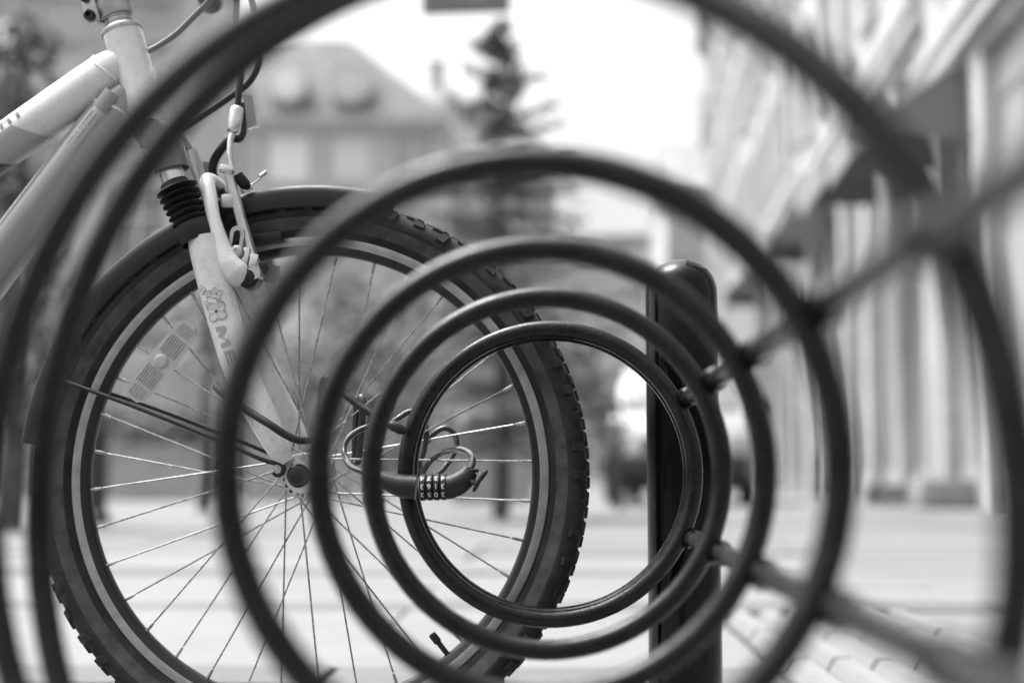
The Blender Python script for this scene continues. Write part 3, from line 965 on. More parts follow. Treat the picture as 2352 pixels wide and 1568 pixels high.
# lettering on the top tube: reads up the tube, so x runs against the tube direction
GT = [[(.0, .76), (1, .76), (1.02, 1), (.02, 1)], [(.36, 0), (.62, 0), (.66, .80), (.40, .80)]]
GN = [[(0, 0), (.24, 0), (.28, .95), (.04, .95)], [(.03, .74), (.95, .70), (.90, .97), (.04, 1)], [(.72, 0), (.98, 0), (1.0, .85), (.74, .85)]]
b = MB()
def tts_r(s, t, lift=.0004): return tts(-s, t, lift + .0003)
for gl, s0 in ((GT, .152), (GN, .170), (GE, .188)):
    strips(b, gl, tts_r, -s0, .0075, .0160, .0115)
bk(b).build('tube_lettering', 'decal_dark', tt, smooth=False)
b = MB()
strips(b, [[(.012, -.006), (.012, .017), (.037, .017), (.037, -.006)]], dts, 0, 0, 1, 1, nx=4, ny=8)
bk(b).build('badge', 'badge', dt)
b = MB()
for row_, (t0, s1) in enumerate(((.011, .092), (.0035, .086), (-.003, .092))):
    s = .044
    while s < s1:
        L = rnd.uniform(.0018, .0034)
        strips(b, [[(s, t0), (s, t0 + .0032), (s + L, t0 + .0032), (s + L, t0)]], dts, 0, 0, 1, 1, nx=1, ny=2)
        s += L + rnd.choice([.0012, .0012, .0012, .005])
bk(b).build('small_print', 'decal_mid', dt, smooth=False)
b = MB(); weld_ring(b, TT0 + TTd * .028, TTd, .0254, -.004); weld_ring(b, DT0 + DTd * .028, DTd, .0262, .004)
bk(b).build('frame_weld', 'frame', bike)
b = MB(); b.prism([bp(300, 160, -.010), bp(345, 150, -.010), bp(356, 215, -.010), bp(318, 235, -.010)], Vector((0, .02, 0)))
bk(b).build('head_gusset', 'frame', bike)
# rest of the bicycle beyond the picture's left edge
ST1 = BB + Vector((-.165, 0, .60))
b = MB(); b.tube([BB, ST1], .0165, n=20); bk(b).build('seat_tube', 'frame', bike)
b = MB(); b.tube([BB + Vector((0, -.036, 0)), BB + Vector((0, .036, 0))], .021, n=20); bk(b).build('bottom_bracket', 'frame', bike)
RW = Vector((-1.03, 0, 0))
for sgn in (-1, 1):
    b = MB(); b.tube(crom([BB + Vector((0, sgn * .025, 0)), BB.lerp(RW, .5) + Vector((0, sgn * .05, 0)), RW + Vector((0, sgn * .065, 0))], 6), .009, n=12); bk(b).build('chain_stay', 'frame', bike)
    b = MB(); b.tube(crom([BB.lerp(ST1, .62) + Vector((0, sgn * .015, 0)), BB.lerp(ST1, .62).lerp(RW, .4) + Vector((0, sgn * .045, 0)), RW + Vector((0, sgn * .065, 0))], 6), .0075, n=12); bk(b).build('seat_stay', 'frame', bike)
b = MB(); b.tube([ST1, ST1 + Vector((-.03, 0, .11))], .0135, n=16); bk(b).build('seat_post', 'alloy', bike)
sp = ST1 + Vector((-.03, 0, .12))
b = MB(); b.tube(crom([sp + Vector((.15, 0, .010)), sp + Vector((.06, 0, .015)), sp + Vector((-.04, 0, .012)), sp + Vector((-.12, 0, .025))], 6), interp([.016, .024, .055, .080, .070], 19), n=20, flat=(.32, 1.0)); bk(b).build('saddle', 'boot', bike)
rear = link('rear_wheel', wheel.data, bike); rear.location = BO + RW
for ch in list(wheel.children):
    if ch.name.split('.')[0] in ('spoke_reflector',): continue
    c = ch.copy(); col.objects.link(c); c.parent = rear

# ================================================================== CABLE LOCK
def lk(x, y_, Y):        # enlargement of the lock drawing
    return at((600 + x / 3.4846) / 1.063, (850 + y_ / 3.4846) / 1.063, Y)
L0 = lk(1580, 1180, 1.536)
lock = empty('combination_lock', L0, 0, label='black combination cable lock looped through the spokes and around the smallest ring', category='lock')
def lo(p): return p - L0
# body: curved shell left and right of the dials
b = MB()
Pl = crom([lo(lk(1120, 1108, 1.538)), lo(lk(1200, 1130, 1.537)), lo(lk(1320, 1168, 1.536)), lo(lk(1450, 1182, 1.536))], 6)
b.tube(Pl, interp([.0088, .0100, .0125, .0134], len(Pl)), n=24)
body = b.build('lock_body', 'plastic', lock)
b = MB()
Pr = crom([lo(lk(1685, 1178, 1.536)), lo(lk(1740, 1174, 1.536)), lo(lk(1800, 1150, 1.536)), lo(lk(1860, 1105, 1.537)), lo(lk(1905, 1040, 1.539))], 6)
b.tube(Pr, interp([.0130, .0134, .0131, .0120, .0098], len(Pr)), n=24)
b.build('lock_end', 'plastic', lock)
b = MB(); e = lo(lk(1905, 1040, 1.539)); b.ring(e, .0082, .0022, n=24, k=8, axis='Z'); b.build('collar', 'plastic', lock)
ax = (lo(lk(1722, 1176, 1.536)) - lo(lk(1450, 1182, 1.536))); axn = ax.normalized()
upv = Vector((0, 0, 1)); upv = (upv - axn * upv.dot(axn)).normalized(); fr_ = axn.cross(upv)   # fr_: towards/away from viewer
if fr_.y > 0: fr_ = -fr_
digits = [['4', '3', '2'], ['7', '6', '5'], ['2', '1', '0'], ['4', '3', '2']]
a_start = lo(lk(1450, 1182, 1.536))
for k in range(4):
    t0 = (.12 + k * .215); c0 = a_start + ax * t0; c1 = a_start + ax * (t0 + .20)
    rdl = .0143
    b = MB()
    n = 40
    Lw = (c1 - c0).length
    prof = [(.012, 0), (rdl - .0012, 0), (rdl, .0010), (rdl, Lw - .0010), (rdl - .0012, Lw), (.012, Lw)]
    b.lathe(prof, c0, axn, n=n)
    dial = b.build('dial', 'plastic', lock, angle=30)
    b = MB()
    for row_, dg in enumerate(digits[k]):
        V, F = text_mesh(dg, .0074)
        ang0 = R_(50 + row_ * 36.5)          # from the top round towards the viewer
        vs = []
        for v in V:
            a = ang0 - v.y / rdl * -1.0 * -1.0 + 2 * v.y / rdl   # digits stand on their heads
            e = upv * math.cos(a) + fr_ * math.sin(a)
            vs.append((c0 + c1) / 2 - axn * v.x * 1.15 + e * (rdl + .0005))
        b.add(vs, F)
    b.build('digits', 'print_white', dial, smooth=False)
# key
b = MB()
k0 = lo(lk(1915, 1130, 1.530)); k1 = lo(lk(1965, 1150, 1.528))
b.tube([k0, k1], .0030, n=8)
b.tube([lo(lk(1955, 1185, 1.527)), lo(lk(1985, 1130, 1.527)), lo(lk(2030, 1068, 1.527))], [.0055, .0048, .0060], n=10, flat=(.45, 1.0), dome=True)
b.build('key', 'plastic', lock)
# sheathed steel cable loops
Y1 = 1.685
loops = [(1130, 1110, 1.540), (985, 1052, 1.56), (880, 985, 1.59), (835, 880, 1.61), (860, 780, 1.62), (950, 705, 1.63), (1060, 665, 1.635), (1200, 655, 1.66), (1290, 600, 1.68), (1400, 540, Y1), (1500, 580, Y1), (1535, 700, Y1),
         (1520, 860, Y1), (1470, 1000, Y1), (1445, 1090, Y1), (1480, 1040, Y1), (1500, 880, Y1 + .01), (1590, 740, Y1 + .01), (1690, 680, Y1 + .01), (1775, 730, Y1 + .01), (1795, 830, Y1 + .005), (1740, 950, Y1), (1650, 1060, Y1 - .01), (1560, 1110, Y1 - .01),
         (1510, 1060, Y1 - .02), (1580, 950, Y1 - .03), (1690, 880, 1.64), (1810, 858, 1.60), (1900, 890, 1.575), (1935, 960, 1.555), (1905, 1035, 1.540)]
b = MB(); b.tube([lo(lk(*p)) for p in crom(loops, 8)] if False else crom([lo(lk(*p)) for p in loops], 8), .0036, n=12)
b.build('cable', 'strand', lock)
b = MB(); b.tube(crom([lo(lk(930, 950, 1.69)), lo(lk(935, 700, 1.685)), lo(lk(950, 480, 1.68)), lo(lk(982, 420, 1.675)), lo(lk(1000, 480, 1.67)), lo(lk(985, 700, 1.672)), lo(lk(965, 930, 1.675)), lo(lk(948, 985, 1.683)), lo(lk(930, 950, 1.69))], 8), .0044, n=12)
b.build('cable_hairpin', 'strand', lock)
# second, matt black cable round the fork leg
c_pts = [(-250, 330, 1.64), (-180, 400, 1.605), (-60, 485, 1.583), (60, 560, 1.575), (200, 645, 1.568), (330, 730, 1.568), (440, 778, 1.570), (545, 775, 1.575), (620, 700, 1.58), (640, 520, 1.58), (650, 330, 1.58), (690, 255, 1.575), (760, 310, 1.57), (870, 410, 1.56), (970, 490, 1.555), (1080, 560, 1.55), (1200, 625, 1.547), (1320, 690, 1.547)]
C0 = lk(440, 778, 1.570)
cb = empty('security_cable', C0, 0, label='matt black cable passed round the white fork leg and hooked over the rack ring', category='cable')
b = MB(); b.tube(crom([lk(*p) - C0 for p in c_pts], 8), .0044, n=14); b.build('cable', 'boot', cb)
b = MB(); p0 = lk(1235, 650, 1.546) - C0; p1 = lk(1335, 700, 1.546) - C0
b.tube([p0, p0.lerp(p1, .1), p0.lerp(p1, .85), p1], [.0050, .0058, .0058, .0046], n=16, dome=True); b.build('ferrule', 'plastic', cb)

# ================================================================== STREET: houses
mesh_cache = {}
def cached(key, fn):
    if key not in mesh_cache:
        o = fn(); mesh_cache[key] = o.data; bpy.data.objects.remove(o)
    return mesh_cache[key]
def window_meshes(ww, wh, frame_mat, glass_mat):
    def fr():
        b = MB(); t = .07
        b.rect(-ww / 2, -ww / 2 + t, .10, .18, 0, wh); b.rect(ww / 2 - t, ww / 2, .10, .18, 0, wh)
        b.rect(-ww / 2 + t, ww / 2 - t, .10, .18, 0, t); b.rect(-ww / 2 + t, ww / 2 - t, .10, .18, wh - t, wh)
        b.rect(-.035, .035, .098, .176, t, wh - t); b.rect(-ww / 2 + t, -.035, .104, .17, wh * .68, wh * .68 + .06); b.rect(.035, ww / 2 - t, .104, .17, wh * .68, wh * .68 + .06)
        return b.build('window', frame_mat, smooth=False)
    def pn():
        b = MB(); b.rect(-ww / 2 + .05, ww / 2 - .05, .135, .15, .05, wh - .05); return b.build('pane', glass_mat, smooth=False)
    def sl_():
        b = MB(); b.rect(-ww / 2 - .08, ww / 2 + .08, -.12, .10, -.09, -.003); b.rect(-ww / 2 - .10, ww / 2 + .10, -.08, -.003, wh + .10, wh + .24)
        b.rect(-ww / 2 - .13, -ww / 2 - .01, -.05, -.003, 0, wh + .10); b.rect(ww / 2 + .01, ww / 2 + .13, -.05, -.003, 0, wh + .10)
        return b.build('sill', 'stone', smooth=False)
    return cached(('w', ww, wh, frame_mat), fr), cached(('p', ww, wh, glass_mat), pn), cached(('s', ww, wh), sl_)
def house(label, O, rz, W, floors, fh, bays, ww, wh, wall, gh=3.6, depth=9.0, roof='mansard', rh=3.0, shop=False, awnings=(), frame_mat='win', glass_mat='glass', dormers=0, group=None, hip=(0, 0), bright=()):
    h = empty('house', O, rz, label=label, category='house')
    if group: h['group'] = group
    H = gh + floors * fh
    b = MB()
    xs = [(i + .5) * W / bays for i in range(bays)]
    # upper walls: bands and piers round real openings
    z = gh
    b.rect(0, W, 0, .35, gh - .5, gh + .9)
    for f_ in range(floors):
        z0 = gh + f_ * fh + .9; z1 = z0 + wh; z2 = gh + (f_ + 1) * fh + .9 if f_ < floors - 1 else H + .02
        edges = [0] + sum([[x - ww / 2, x + ww / 2] for x in xs], []) + [W]
        for i in range(0, len(edges), 2):
            b.rect(edges[i], edges[i + 1], 0, .35, z0, z1)
        b.rect(0, W, 0, .35, z1, z2)
    # ground floor piers
    sw = W / bays
    for i in range(bays + 1):
        xc = min(max(i * sw, .22), W - .22)
        b.rect(xc - .22, xc + .22, 0, .35, 0, gh - .5)
    b.rect(0, W, .36, depth, 0, H)
    b.build('wall', wall, h, smooth=False)
    fm, pm, sm = window_meshes(ww, wh, frame_mat, glass_mat)
    pm2 = window_meshes(ww, wh, frame_mat, 'glass_bright')[1]
    for f_ in range(floors):
        for i, x in enumerate(xs):
            o = link('window', fm, h); o.location = (x, 0, gh + f_ * fh + .9)
            link('pane', pm2 if (f_, i) in bright or rnd.random() < .4 else pm, o); link('sill', sm, o)
    for i in range(bays):
        x0 = i * sw + .23; x1 = (i + 1) * sw - .23
        if i == 0: x0 = .45
        if i == bays - 1: x1 = W - .45
        b = MB(); z1 = gh - .52
        b.rect(x0, x1, .16, .24, 0, .45); b.rect(x0, x0 + .08, .16, .24, .45, z1); b.rect(x1 - .08, x1, .16, .24, .45, z1); b.rect(x0 + .08, x1 - .08, .16, .24, z1 - .5, z1)
        b.rect((x0 + x1) / 2 - .04, (x0 + x1) / 2 + .04, .165, .235, .45, z1 - .5)
        o = b.build('shopfront', 'shop' if shop else frame_mat, h, smooth=False)
        b = MB(); b.rect(x0 + .05, x1 - .05, .19, .21, .40, z1 - .46); b.build('pane', glass_mat, o, smooth=False)
    b = MB(); b.rect(-.05, W + .05, -.14, -.002, gh - .35, gh - .12); b.rect(-.05, W + .05, -.20, -.002, gh - .118, gh + .02); b.build('string_course', 'stone', h, smooth=False)
    b = MB(); b.rect(-.05, W + .05, -.18, -.002, H - .55, H - .30); b.rect(-.1, W + .1, -.38, -.002, H - .298, H - .10); b.rect(-.12, W + .12, -.50, .30, H - .098, H + .10); b.build('cornice', 'stone', h, smooth=False)
    b = MB()
    if roof == 'mansard':
        hl, hr = hip
        b.add([(-.1, -.3, H + .11), (W + .1, -.3, H + .11), (W + .1, depth, H + .11), (-.1, depth, H + .11),
               (-.1 + hl, 1.3, H + rh), (W + .1 - hr, 1.3, H + rh), (W + .1 - hr, depth - 1.3, H + rh), (-.1 + hl, depth - 1.3, H + rh),
               (-.1 + hl * 2.4, depth * .5, H + rh * 1.2), (W + .1 - hr * 2.4, depth * .5, H + rh * 1.45)],
              [(0, 1, 5, 4), (1, 2, 6, 5), (2, 3, 7, 6), (3, 0, 4, 7), (4, 5, 9, 8), (6, 7, 8, 9), (5, 6, 9), (7, 4, 8), (3, 2, 1, 0)])
    else:
        b.add([(-.2, -.6, H + .11), (W + .2, -.6, H + .11), (W + .2, depth, H + .11), (-.2, depth, H + .11), (-.2, depth * .5, H + rh), (W + .2, depth * .5, H + rh)],
              [(0, 1, 5, 4), (2, 3, 4, 5), (1, 2, 5), (3, 0, 4), (3, 2, 1, 0)])
    rf_ = b.build('roof', 'roof', h, smooth=False)
    for i in range(dormers):
        x = (i + .5) * W / dormers
        if x > W - hip[1] * .4 - .9: continue
        b = MB(); zc = H + .11 + rh * .34; yc = -.3 + 1.6 * .34
        R0 = .62
        b.lathe([(R0 + .22, -.95), (R0 + .22, 1.6)], (x, yc, zc), (0, 1, 0), n=28)
        b.lathe([(R0, -.95), (R0 + .22, -.95), (R0 + .22, -.75), (R0, -.75)], (x, yc, zc), (0, 1, 0), n=28, closed=True)
        dm = b.build('dormer', 'stone', rf_, angle=30)
        b = MB(); b.lathe([(.001, -.96), (R0 - .003, -.94), (R0 - .003, -.76)], (x, yc, zc), (0, 1, 0), n=28)
        b.build('oculus', 'glass_bright', rf_)
    b = MB(); cx = W * .3
    b.rect(cx, cx + .7, depth * .45, depth * .45 + .7, H + rh * .6, H + rh * 1.45 + 1.0); b.rect(cx - .06, cx + .76, depth * .45 - .06, depth * .45 + .76, H + rh * 1.45 + 1.002, H + rh * 1.45 + 1.15)
    b.build('chimney', 'wall_mid', rf_, smooth=False)
    for (x0, x1, zt, proj, drop) in awnings:
        b = MB(); t = .04
        b.add([(x0, -.02, zt), (x1, -.02, zt), (x1, -proj, zt - drop), (x0, -proj, zt - drop), (x0, -.02, zt + t), (x1, -.02, zt + t), (x1, -proj, zt - drop + t), (x0, -proj, zt - drop + t)],
              [(0, 1, 2, 3), (4, 7, 6, 5), (0, 4, 5, 1), (1, 5, 6, 2), (2, 6, 7, 3), (3, 7, 4, 0)])
        b.rect(x0, x1, -proj - .03, -proj - .002, zt - drop - .22, zt - drop + t)
        aw = b.build('awning', 'awning', h, smooth=False)
        for xx in (x0 + .012, x1 - .032):
            b = MB(); b.prism([(xx, -.03, zt - .01), (xx, -proj + .01, zt - drop - .005), (xx, -proj + .01, zt - drop - .06), (xx, -.03, zt - drop - .06)], (.02, 0, 0))
            b.build('awning_cheek', 'awning_dark', aw, smooth=False)
    return h

# right-hand row, facades run along the street
SD = R_(2.63)
def right_O(Yfar): return (4.05 + .046 * (Yfar - 10), Yfar, 0)
RZr = -pi / 2 - SD
house('pale tall house with a shop awning, nearest on the right', right_O(17.0), RZr, 12.0, 4, 3.2, 5, 1.15, 1.9, 'wall_light', shop=True, gh=5.2, awnings=((.3, 2.0, 4.77, 1.2, .78),), rh=2.2)
house('light rendered house with awnings, second from us on the right', right_O(29.0), RZr, 11.9, 4, 3.3, 5, 1.1, 2.0, 'wall_light', shop=True, gh=6.2, awnings=((.4, 3.0, 5.7, 1.1, 1.0), (8.6, 11.0, 5.2, 1.1, .9)), rh=2.5)
house('grey rendered house, third on the right behind the parked van', right_O(43.0), RZr, 13.9, 4, 3.2, 6, 1.1, 1.9, 'wall_pale', shop=True, gh=6.6, awnings=((3.0, 6.0, 6.2, 1.1, 1.0),), rh=2.2)
house('light corner house ending the right-hand row against the sky', right_O(66.0), RZr, 22.9, 5, 3.4, 8, 1.2, 2.1, 'wall_light', shop=True, rh=2.6)
p = at(1535, 1098, 80)
house('pale gabled house seen past the corner house on the right', (p.x, 80, 0), 0, 8.0, 4, 3.2, 4, 1.1, 1.9, 'wall_light', roof='gable', rh=4.0)
p = at(1215, 1098, 116)
house('far light house closing the street below the white sky', (p.x, 116, 0), 0, 10.0, 5, 3.3, 6, 1.1, 1.9, 'wall_light', roof='gable', rh=4.5)
# left
pL = at(1010, 1098, 54)
house('pale house with slate mansard roof and round dormer windows', (pL.x - 17.2, 54, 0), R_(3), 17.3, 3, 3.4, 7, 1.6, 2.3, 'wall_mid', depth=12, rh=3.6, dormers=7, hip=(0, 4.0), gh=4.2)
p = at(865, 1098, 62)
house('lower grey house with slate roof behind the young tree', (p.x, 62, 0), R_(8), 8.0, 3, 3.3, 4, 1.2, 1.9, 'wall_mid', rh=3.6, dormers=3, hip=(0, 2.0), gh=4.0)
p = at(-420, 1098, 30)
house('pale house half hidden by trees at far left', (p.x - 14.25 * math.cos(R_(6)), 30 - 14.25 * math.sin(R_(6)), 0), R_(6), 21.85, 3, 3.2, 11, 1.3, 2.0, 'wall_light', rh=3.0, gh=3.8)

# ================================================================== trees and hedges
def leaf_mass(b, centre, rad, count, size, seed, squash=1.0):
    r = random.Random(seed)
    for _ in range(count):
        while True:
            q = Vector((r.uniform(-1, 1), r.uniform(-1, 1), r.uniform(-1, 1)))
            if 0.25 < q.length < 1: break
        p = Vector(centre) + Vector((q.x * rad, q.y * rad, q.z * rad * squash))
        s_ = size * r.uniform(.6, 1.3)
        e = Euler((r.uniform(-1.2, 1.2), r.uniform(-1.2, 1.2), r.uniform(0, 6.28))).to_matrix()
        vs = [p + e @ Vector(c_) * s_ for c_ in ((-.5, 0, 0), (0, -.28, .05), (.5, 0, 0), (0, .28, .05))]
        b.add(vs, [(0, 1, 2, 3)])
def tree(label, pos, trunk_h, trunk_r, clumps, leaf, size, per, seed, name='tree', cat='tree'):
    t = empty(name, pos, 0, label=label, category=cat)
    r = random.Random(seed)
    b = MB()
    top = max(c[2] for c in clumps)
    P = crom([(0, 0, -.05), (.03, .02, trunk_h * .5), (-.02, .03, trunk_h), (.02, 0, (trunk_h + top) / 2), (0.0, 0, top)], 5)
    b.tube(P, interp([trunk_r * 1.25, trunk_r, trunk_r * .85, trunk_r * .5, trunk_r * .14], len(P)), n=10)
    for (x, y_, z, rad, sq) in clumps:
        z0 = min(max(trunk_h * .75, z - rad * 1.4), top * .95)
        b.tube(crom([(0, 0, z0), (x * .5, y_ * .5, (z0 + z) / 2 + .05), (x, y_, z + rad * .3)], 4), interp([trunk_r * .42, trunk_r * .25, trunk_r * .08], 9), n=6)
    b.build('trunk', 'bark', t)
    b = MB()
    for i, (x, y_, z, rad, sq) in enumerate(clumps):
        leaf_mass(b, (x, y_, z), rad, int(per * max(.25, rad) ** 1.6), size, seed * 100 + i, sq)
    b.build('crown', leaf, t, smooth=False)
    return t
def mk(u, v, Y, r, dy=0, sq=1.0, base=None):
    p = at(u, v, Y); return (p.x - base.x, dy, p.z, r, sq)
# young conifer in the middle: tiers of drooping branches with gaps between them
TY = 11.5
pT = at(1150, 1098, TY)
def conifer(label, pos, H, z0, spread, seed):
    t = empty('conifer', pos, 0, label=label, category='tree')
    r = random.Random(seed)
    b = MB(); P = crom([(0, 0, -.05), (.02, .01, H * .3), (-.02, 0, H * .65), (0, 0, H)], 6)
    b.tube(P, interp([.075, .06, .03, .006], len(P)), n=10)
    nd = MB()
    z = z0
    while z < H - .05:
        f = (H - z) / (H - z0)
        L = spread * (f ** .80) + .05
        nb = 6 if f > .25 else 4
        ph_ = r.uniform(0, 6.28)
        for k in range(nb):
            if r.random() < .16: continue
            az = ph_ + 2 * pi * k / nb + r.uniform(-.35, .35); l = L * r.uniform(.40, 1.15); up = r.uniform(.10, .38) if f < .45 else r.uniform(-.05, .22)
            d_ = Vector((math.cos(az), math.sin(az), 0))
            zz = z + r.uniform(-.06, .06)
            Q = [Vector((0, 0, zz)), Vector((0, 0, zz)) + d_ * l * .5 + Vector((0, 0, l * (up * .4 - .06))), Vector((0, 0, zz)) + d_ * l + Vector((0, 0, l * up))]
            b.tube(crom(Q, 3), interp([.012 + .01 * f, .008, .003], 7), n=5)
            C = crom(Q, 10)
            for i, c in enumerate(C):
                q = i / (len(C) - 1)
                if q < .12: continue
                wd = .16 * (.35 + .65 * f) * math.sin(pi * min(1, .18 + q * .75)) + .02
                for _ in range(int(7 + 9 * f)):
                    sd = Vector((-d_.y, d_.x, 0)) * r.uniform(-wd, wd)
                    p = c + sd + d_ * r.uniform(-.05, .06) + Vector((0, 0, r.uniform(-.05, .035)))
                    s_ = r.uniform(.035, .075)
                    e = Euler((r.uniform(-.9, .9), r.uniform(-.9, .9), r.uniform(0, 6.28))).to_matrix()
                    nd.add([p + e @ Vector(v_) * s_ for v_ in ((-.5, 0, 0), (0, -.2, .04), (.55, 0, 0), (0, .2, .04))], [(0, 1, 2, 3)])
        z += .10 + .16 * f * r.uniform(.8, 1.2)
    for _ in range(60):
        p = Vector((r.uniform(-.03, .03), r.uniform(-.03, .03), H - r.uniform(0, .3)))
        e = Euler((r.uniform(-1.2, 1.2), r.uniform(-1.2, 1.2), r.uniform(0, 6.28))).to_matrix()
        nd.add([p + e @ Vector(v_) * .05 for v_ in ((-.5, 0, 0), (0, -.2, .04), (.55, 0, 0), (0, .2, .04))], [(0, 1, 2, 3)])
    b.build('trunk', 'bark', t); nd.build('crown', 'leaf_dark', t, smooth=False)
    return t
conifer('young conifer with narrow pointed top against the white sky', (pT.x, TY, 0), at(1135, 45, TY).z, .55, 1.35, 21)
TY = 12.5; bs = at(1270, 1098, TY)
tree('low leafy bush right of the wheel, left of the post', (bs.x, TY, 0), .5, .04, [mk(1290, 800, TY, .30, 0, .8, bs), mk(1330, 850, TY, .26, 0, .8, bs), mk(1260, 880, TY, .30, 0, .8, bs), mk(1340, 930, TY, .22, 0, .8, bs)], 'leaf', .075, 1500, 31, name='bush', cat='bush')
# darker bushy tree behind the spokes
TY = 17.0; bs = at(860, 1098, TY)
tree('rounded bushy tree behind the bicycle wheel', (bs.x, TY, 0), .9, .09, [mk(860, 760, TY, .75, 0, .9, bs), mk(740, 800, TY, .60, .2, 1, bs), mk(980, 800, TY, .55, -.2, 1, bs), mk(660, 860, TY, .55, 0, 1, bs), mk(900, 880, TY, .6, .3, .8, bs), mk(780, 690, TY, .45, 0, .8, bs), mk(760, 930, TY, .55, 0, .7, bs)], 'leaf', .11, 1000, 5)
TY = 14.0; bs = at(470, 1098, TY)
tree('small leafy tree seen between the fork and the mudguard', (bs.x, TY, 0), .9, .06, [mk(470, 700, TY, .40, 0, 1, bs), mk(530, 760, TY, .38, .2, 1, bs), mk(420, 560, TY, .25, 0, 1, bs), mk(560, 660, TY, .3, 0, 1, bs), mk(480, 820, TY, .33, 0, .8, bs)], 'leaf_light', .10, 1000, 6)
TY = 9.0; bs = at(20, 1098, TY)
tree('leafy tree at the left edge above the bicycle frame', (bs.x, TY, 0), 1.0, .08, [mk(20, 180, TY, .34, 0, 1, bs), mk(70, 100, TY, .20, 0, 1, bs), mk(-80, 260, TY, .5, 0, 1, bs), mk(30, 420, TY, .30, .1, .8, bs), mk(110, 440, TY, .16, 0, .8, bs), mk(-60, 500, TY, .5, 0, 1, bs), mk(40, 640, TY, .4, 0, 1, bs), mk(-60, 780, TY, .5, 0, 1, bs), mk(60, 880, TY, .38, 0, .8, bs)], 'leaf_dark', .075, 2300, 8)
# hedge planters along the left of the street
for i, (u0, u1, Y, lab) in enumerate(((1040, 1222, 19.0, 'dark grey planter box with low shrub behind the lock'), (560, 800, 20.0, 'dark grey planter box with low shrub behind the hub'), (250, 480, 21.0, 'dark grey planter box with low shrub at left behind the wheel rim'))):
    a = at(u0, 1098, Y); c = at(u1, 1098, Y); W = c.x - a.x
    t = empty('planter', ((a.x + c.x) / 2, Y, 0), 0, label=lab, category='planter')
    b = MB()
    b.rect(-W / 2, W / 2, 0, .7, 0, .72); b.rect(-W / 2 - .03, W / 2 + .03, -.03, .73, .722, .80); b.build('box', 'planter', t, smooth=False)
    b = MB()
    for k in range(5): leaf_mass(b, (-W / 2 + (k + .5) * W / 5, .35, 1.05), .34, 260, .09, 400 + i * 10 + k, .85)
    b.build('shrub', ['leaf_light', 'leaf', 'leaf_dark'][i], t, smooth=False)
    b = MB()
    for k in range(5):
        for q in range(3):
            b.tube([(-W / 2 + (k + .5) * W / 5, .35, .7), (-W / 2 + (k + .5) * W / 5 + rnd.uniform(-.2, .2), .35 + rnd.uniform(-.2, .2), 1.2)], .012, n=5)
    b.build('stem', 'bark', t)
# low hedge with right clump behind the tyre
TY = 15.0; bs = at(1420, 1098, TY)
tree('low shrub beside the parked van', (bs.x, TY, 0), .25, .04, [mk(1400, 1010, TY, .20, 0, 1, bs), mk(1375, 930, TY, .22, 0, 1, bs), mk(1340, 870, TY, .2, 0, 1, bs)], 'leaf', .08, 2300, 11, name='shrub', cat='shrub')

# iron railing on the left
fp = at(60, 1098, 24.0)
fence = empty('railing', (fp.x, 24.0, 0), 0, label='dark iron railing of upright bars behind the left of the wheel', category='railing')
b = MB(); b.rect(0, 7.2, -.02, .02, 1.35, 1.40); b.build('top_rail', 'iron', fence, smooth=False)
b = MB(); b.rect(0, 7.2, -.02, .02, .22, .27); b.build('bottom_rail', 'iron', fence, smooth=False)
bm_ = None
for k in range(37):
    x = k * .2
    if bm_ is None:
        b = MB(); b.box((0, 0, .75), (.05, .03, 1.5)); o = b.build('bar', 'iron', fence, smooth=False); bm_ = o.data
    else: o = link('bar', bm_, fence)
    o.location = (x, 0, 0.0)
# bollards
for (u, Y, lab) in ((222, 10.0, 'black bollard behind the left side of the wheel'), (1880, 26.0, 'black bollard in front of the right-hand shops')):
    p = at(u, 1098, Y)
    b = MB(); b.lathe([(.10, 0), (.10, .08), (.075, .10), (.07, .60), (.085, .62), (.085, .66), (.07, .68), (.06, .76), (.03, .81), (.001, .82)], (0, 0, 0), (0, 0, 1), n=20)
    o = b.build('bollard', 'iron', None, label=lab, category='bollard'); o.location = (p.x, Y, 0)

# ================================================================== van
VY = 17.0
vp = at(1552, 1098, VY)
van = empty('van', (vp.x, VY, 0), R_(-8), label='white van parked facing us beyond the black post', category='van')
# side profile (y back, z up) swept over the width with tumblehome
prof = [(0.00, .34), (-.06, .50), (-.05, .78), (.10, .98), (.55, 1.08), (.95, 1.16), (1.50, 1.68), (1.75, 1.76), (4.10, 1.78), (4.30, 1.60), (4.35, .9), (4.35, .34)]
b = MB(); nW = 9; vs = []
for i in range(nW):
    t_ = -1 + 2 * i / (nW - 1)
    for (y_, z) in prof:
        wdt = .90 if z < 1.05 else .90 - (z - 1.05) * .20
        bulge = (1 - t_ * t_) * .10
        vs.append((t_ * wdt, y_ - (bulge if y_ < 2 else -bulge * .3) + .06, z + (1 - t_ * t_) * (.03 if z > 1.7 else 0)))
k = len(prof); fs = []
for i in range(nW - 1):
    for j in range(k):
        j2 = (j + 1) % k
        fs.append((i * k + j, (i + 1) * k + j, (i + 1) * k + j2, i * k + j2))
fs.append(tuple(range(k))); fs.append(tuple((nW - 1) * k + j for j in range(k - 1, -1, -1)))
b.add(vs, fs); b.build('body', 'carpaint', van, angle=35)
b = MB()
b.add([(-.74, .93, 1.19), (.74, .93, 1.19), (.66, 1.43, 1.655), (-.66, 1.43, 1.655), (0, .83, 1.19), (0, 1.33, 1.665)], [(0, 4, 5, 3), (4, 1, 2, 5)])
b.xform(Matrix.Translation((0, -.012, .012))); b.build('windscreen', 'carglass', van)
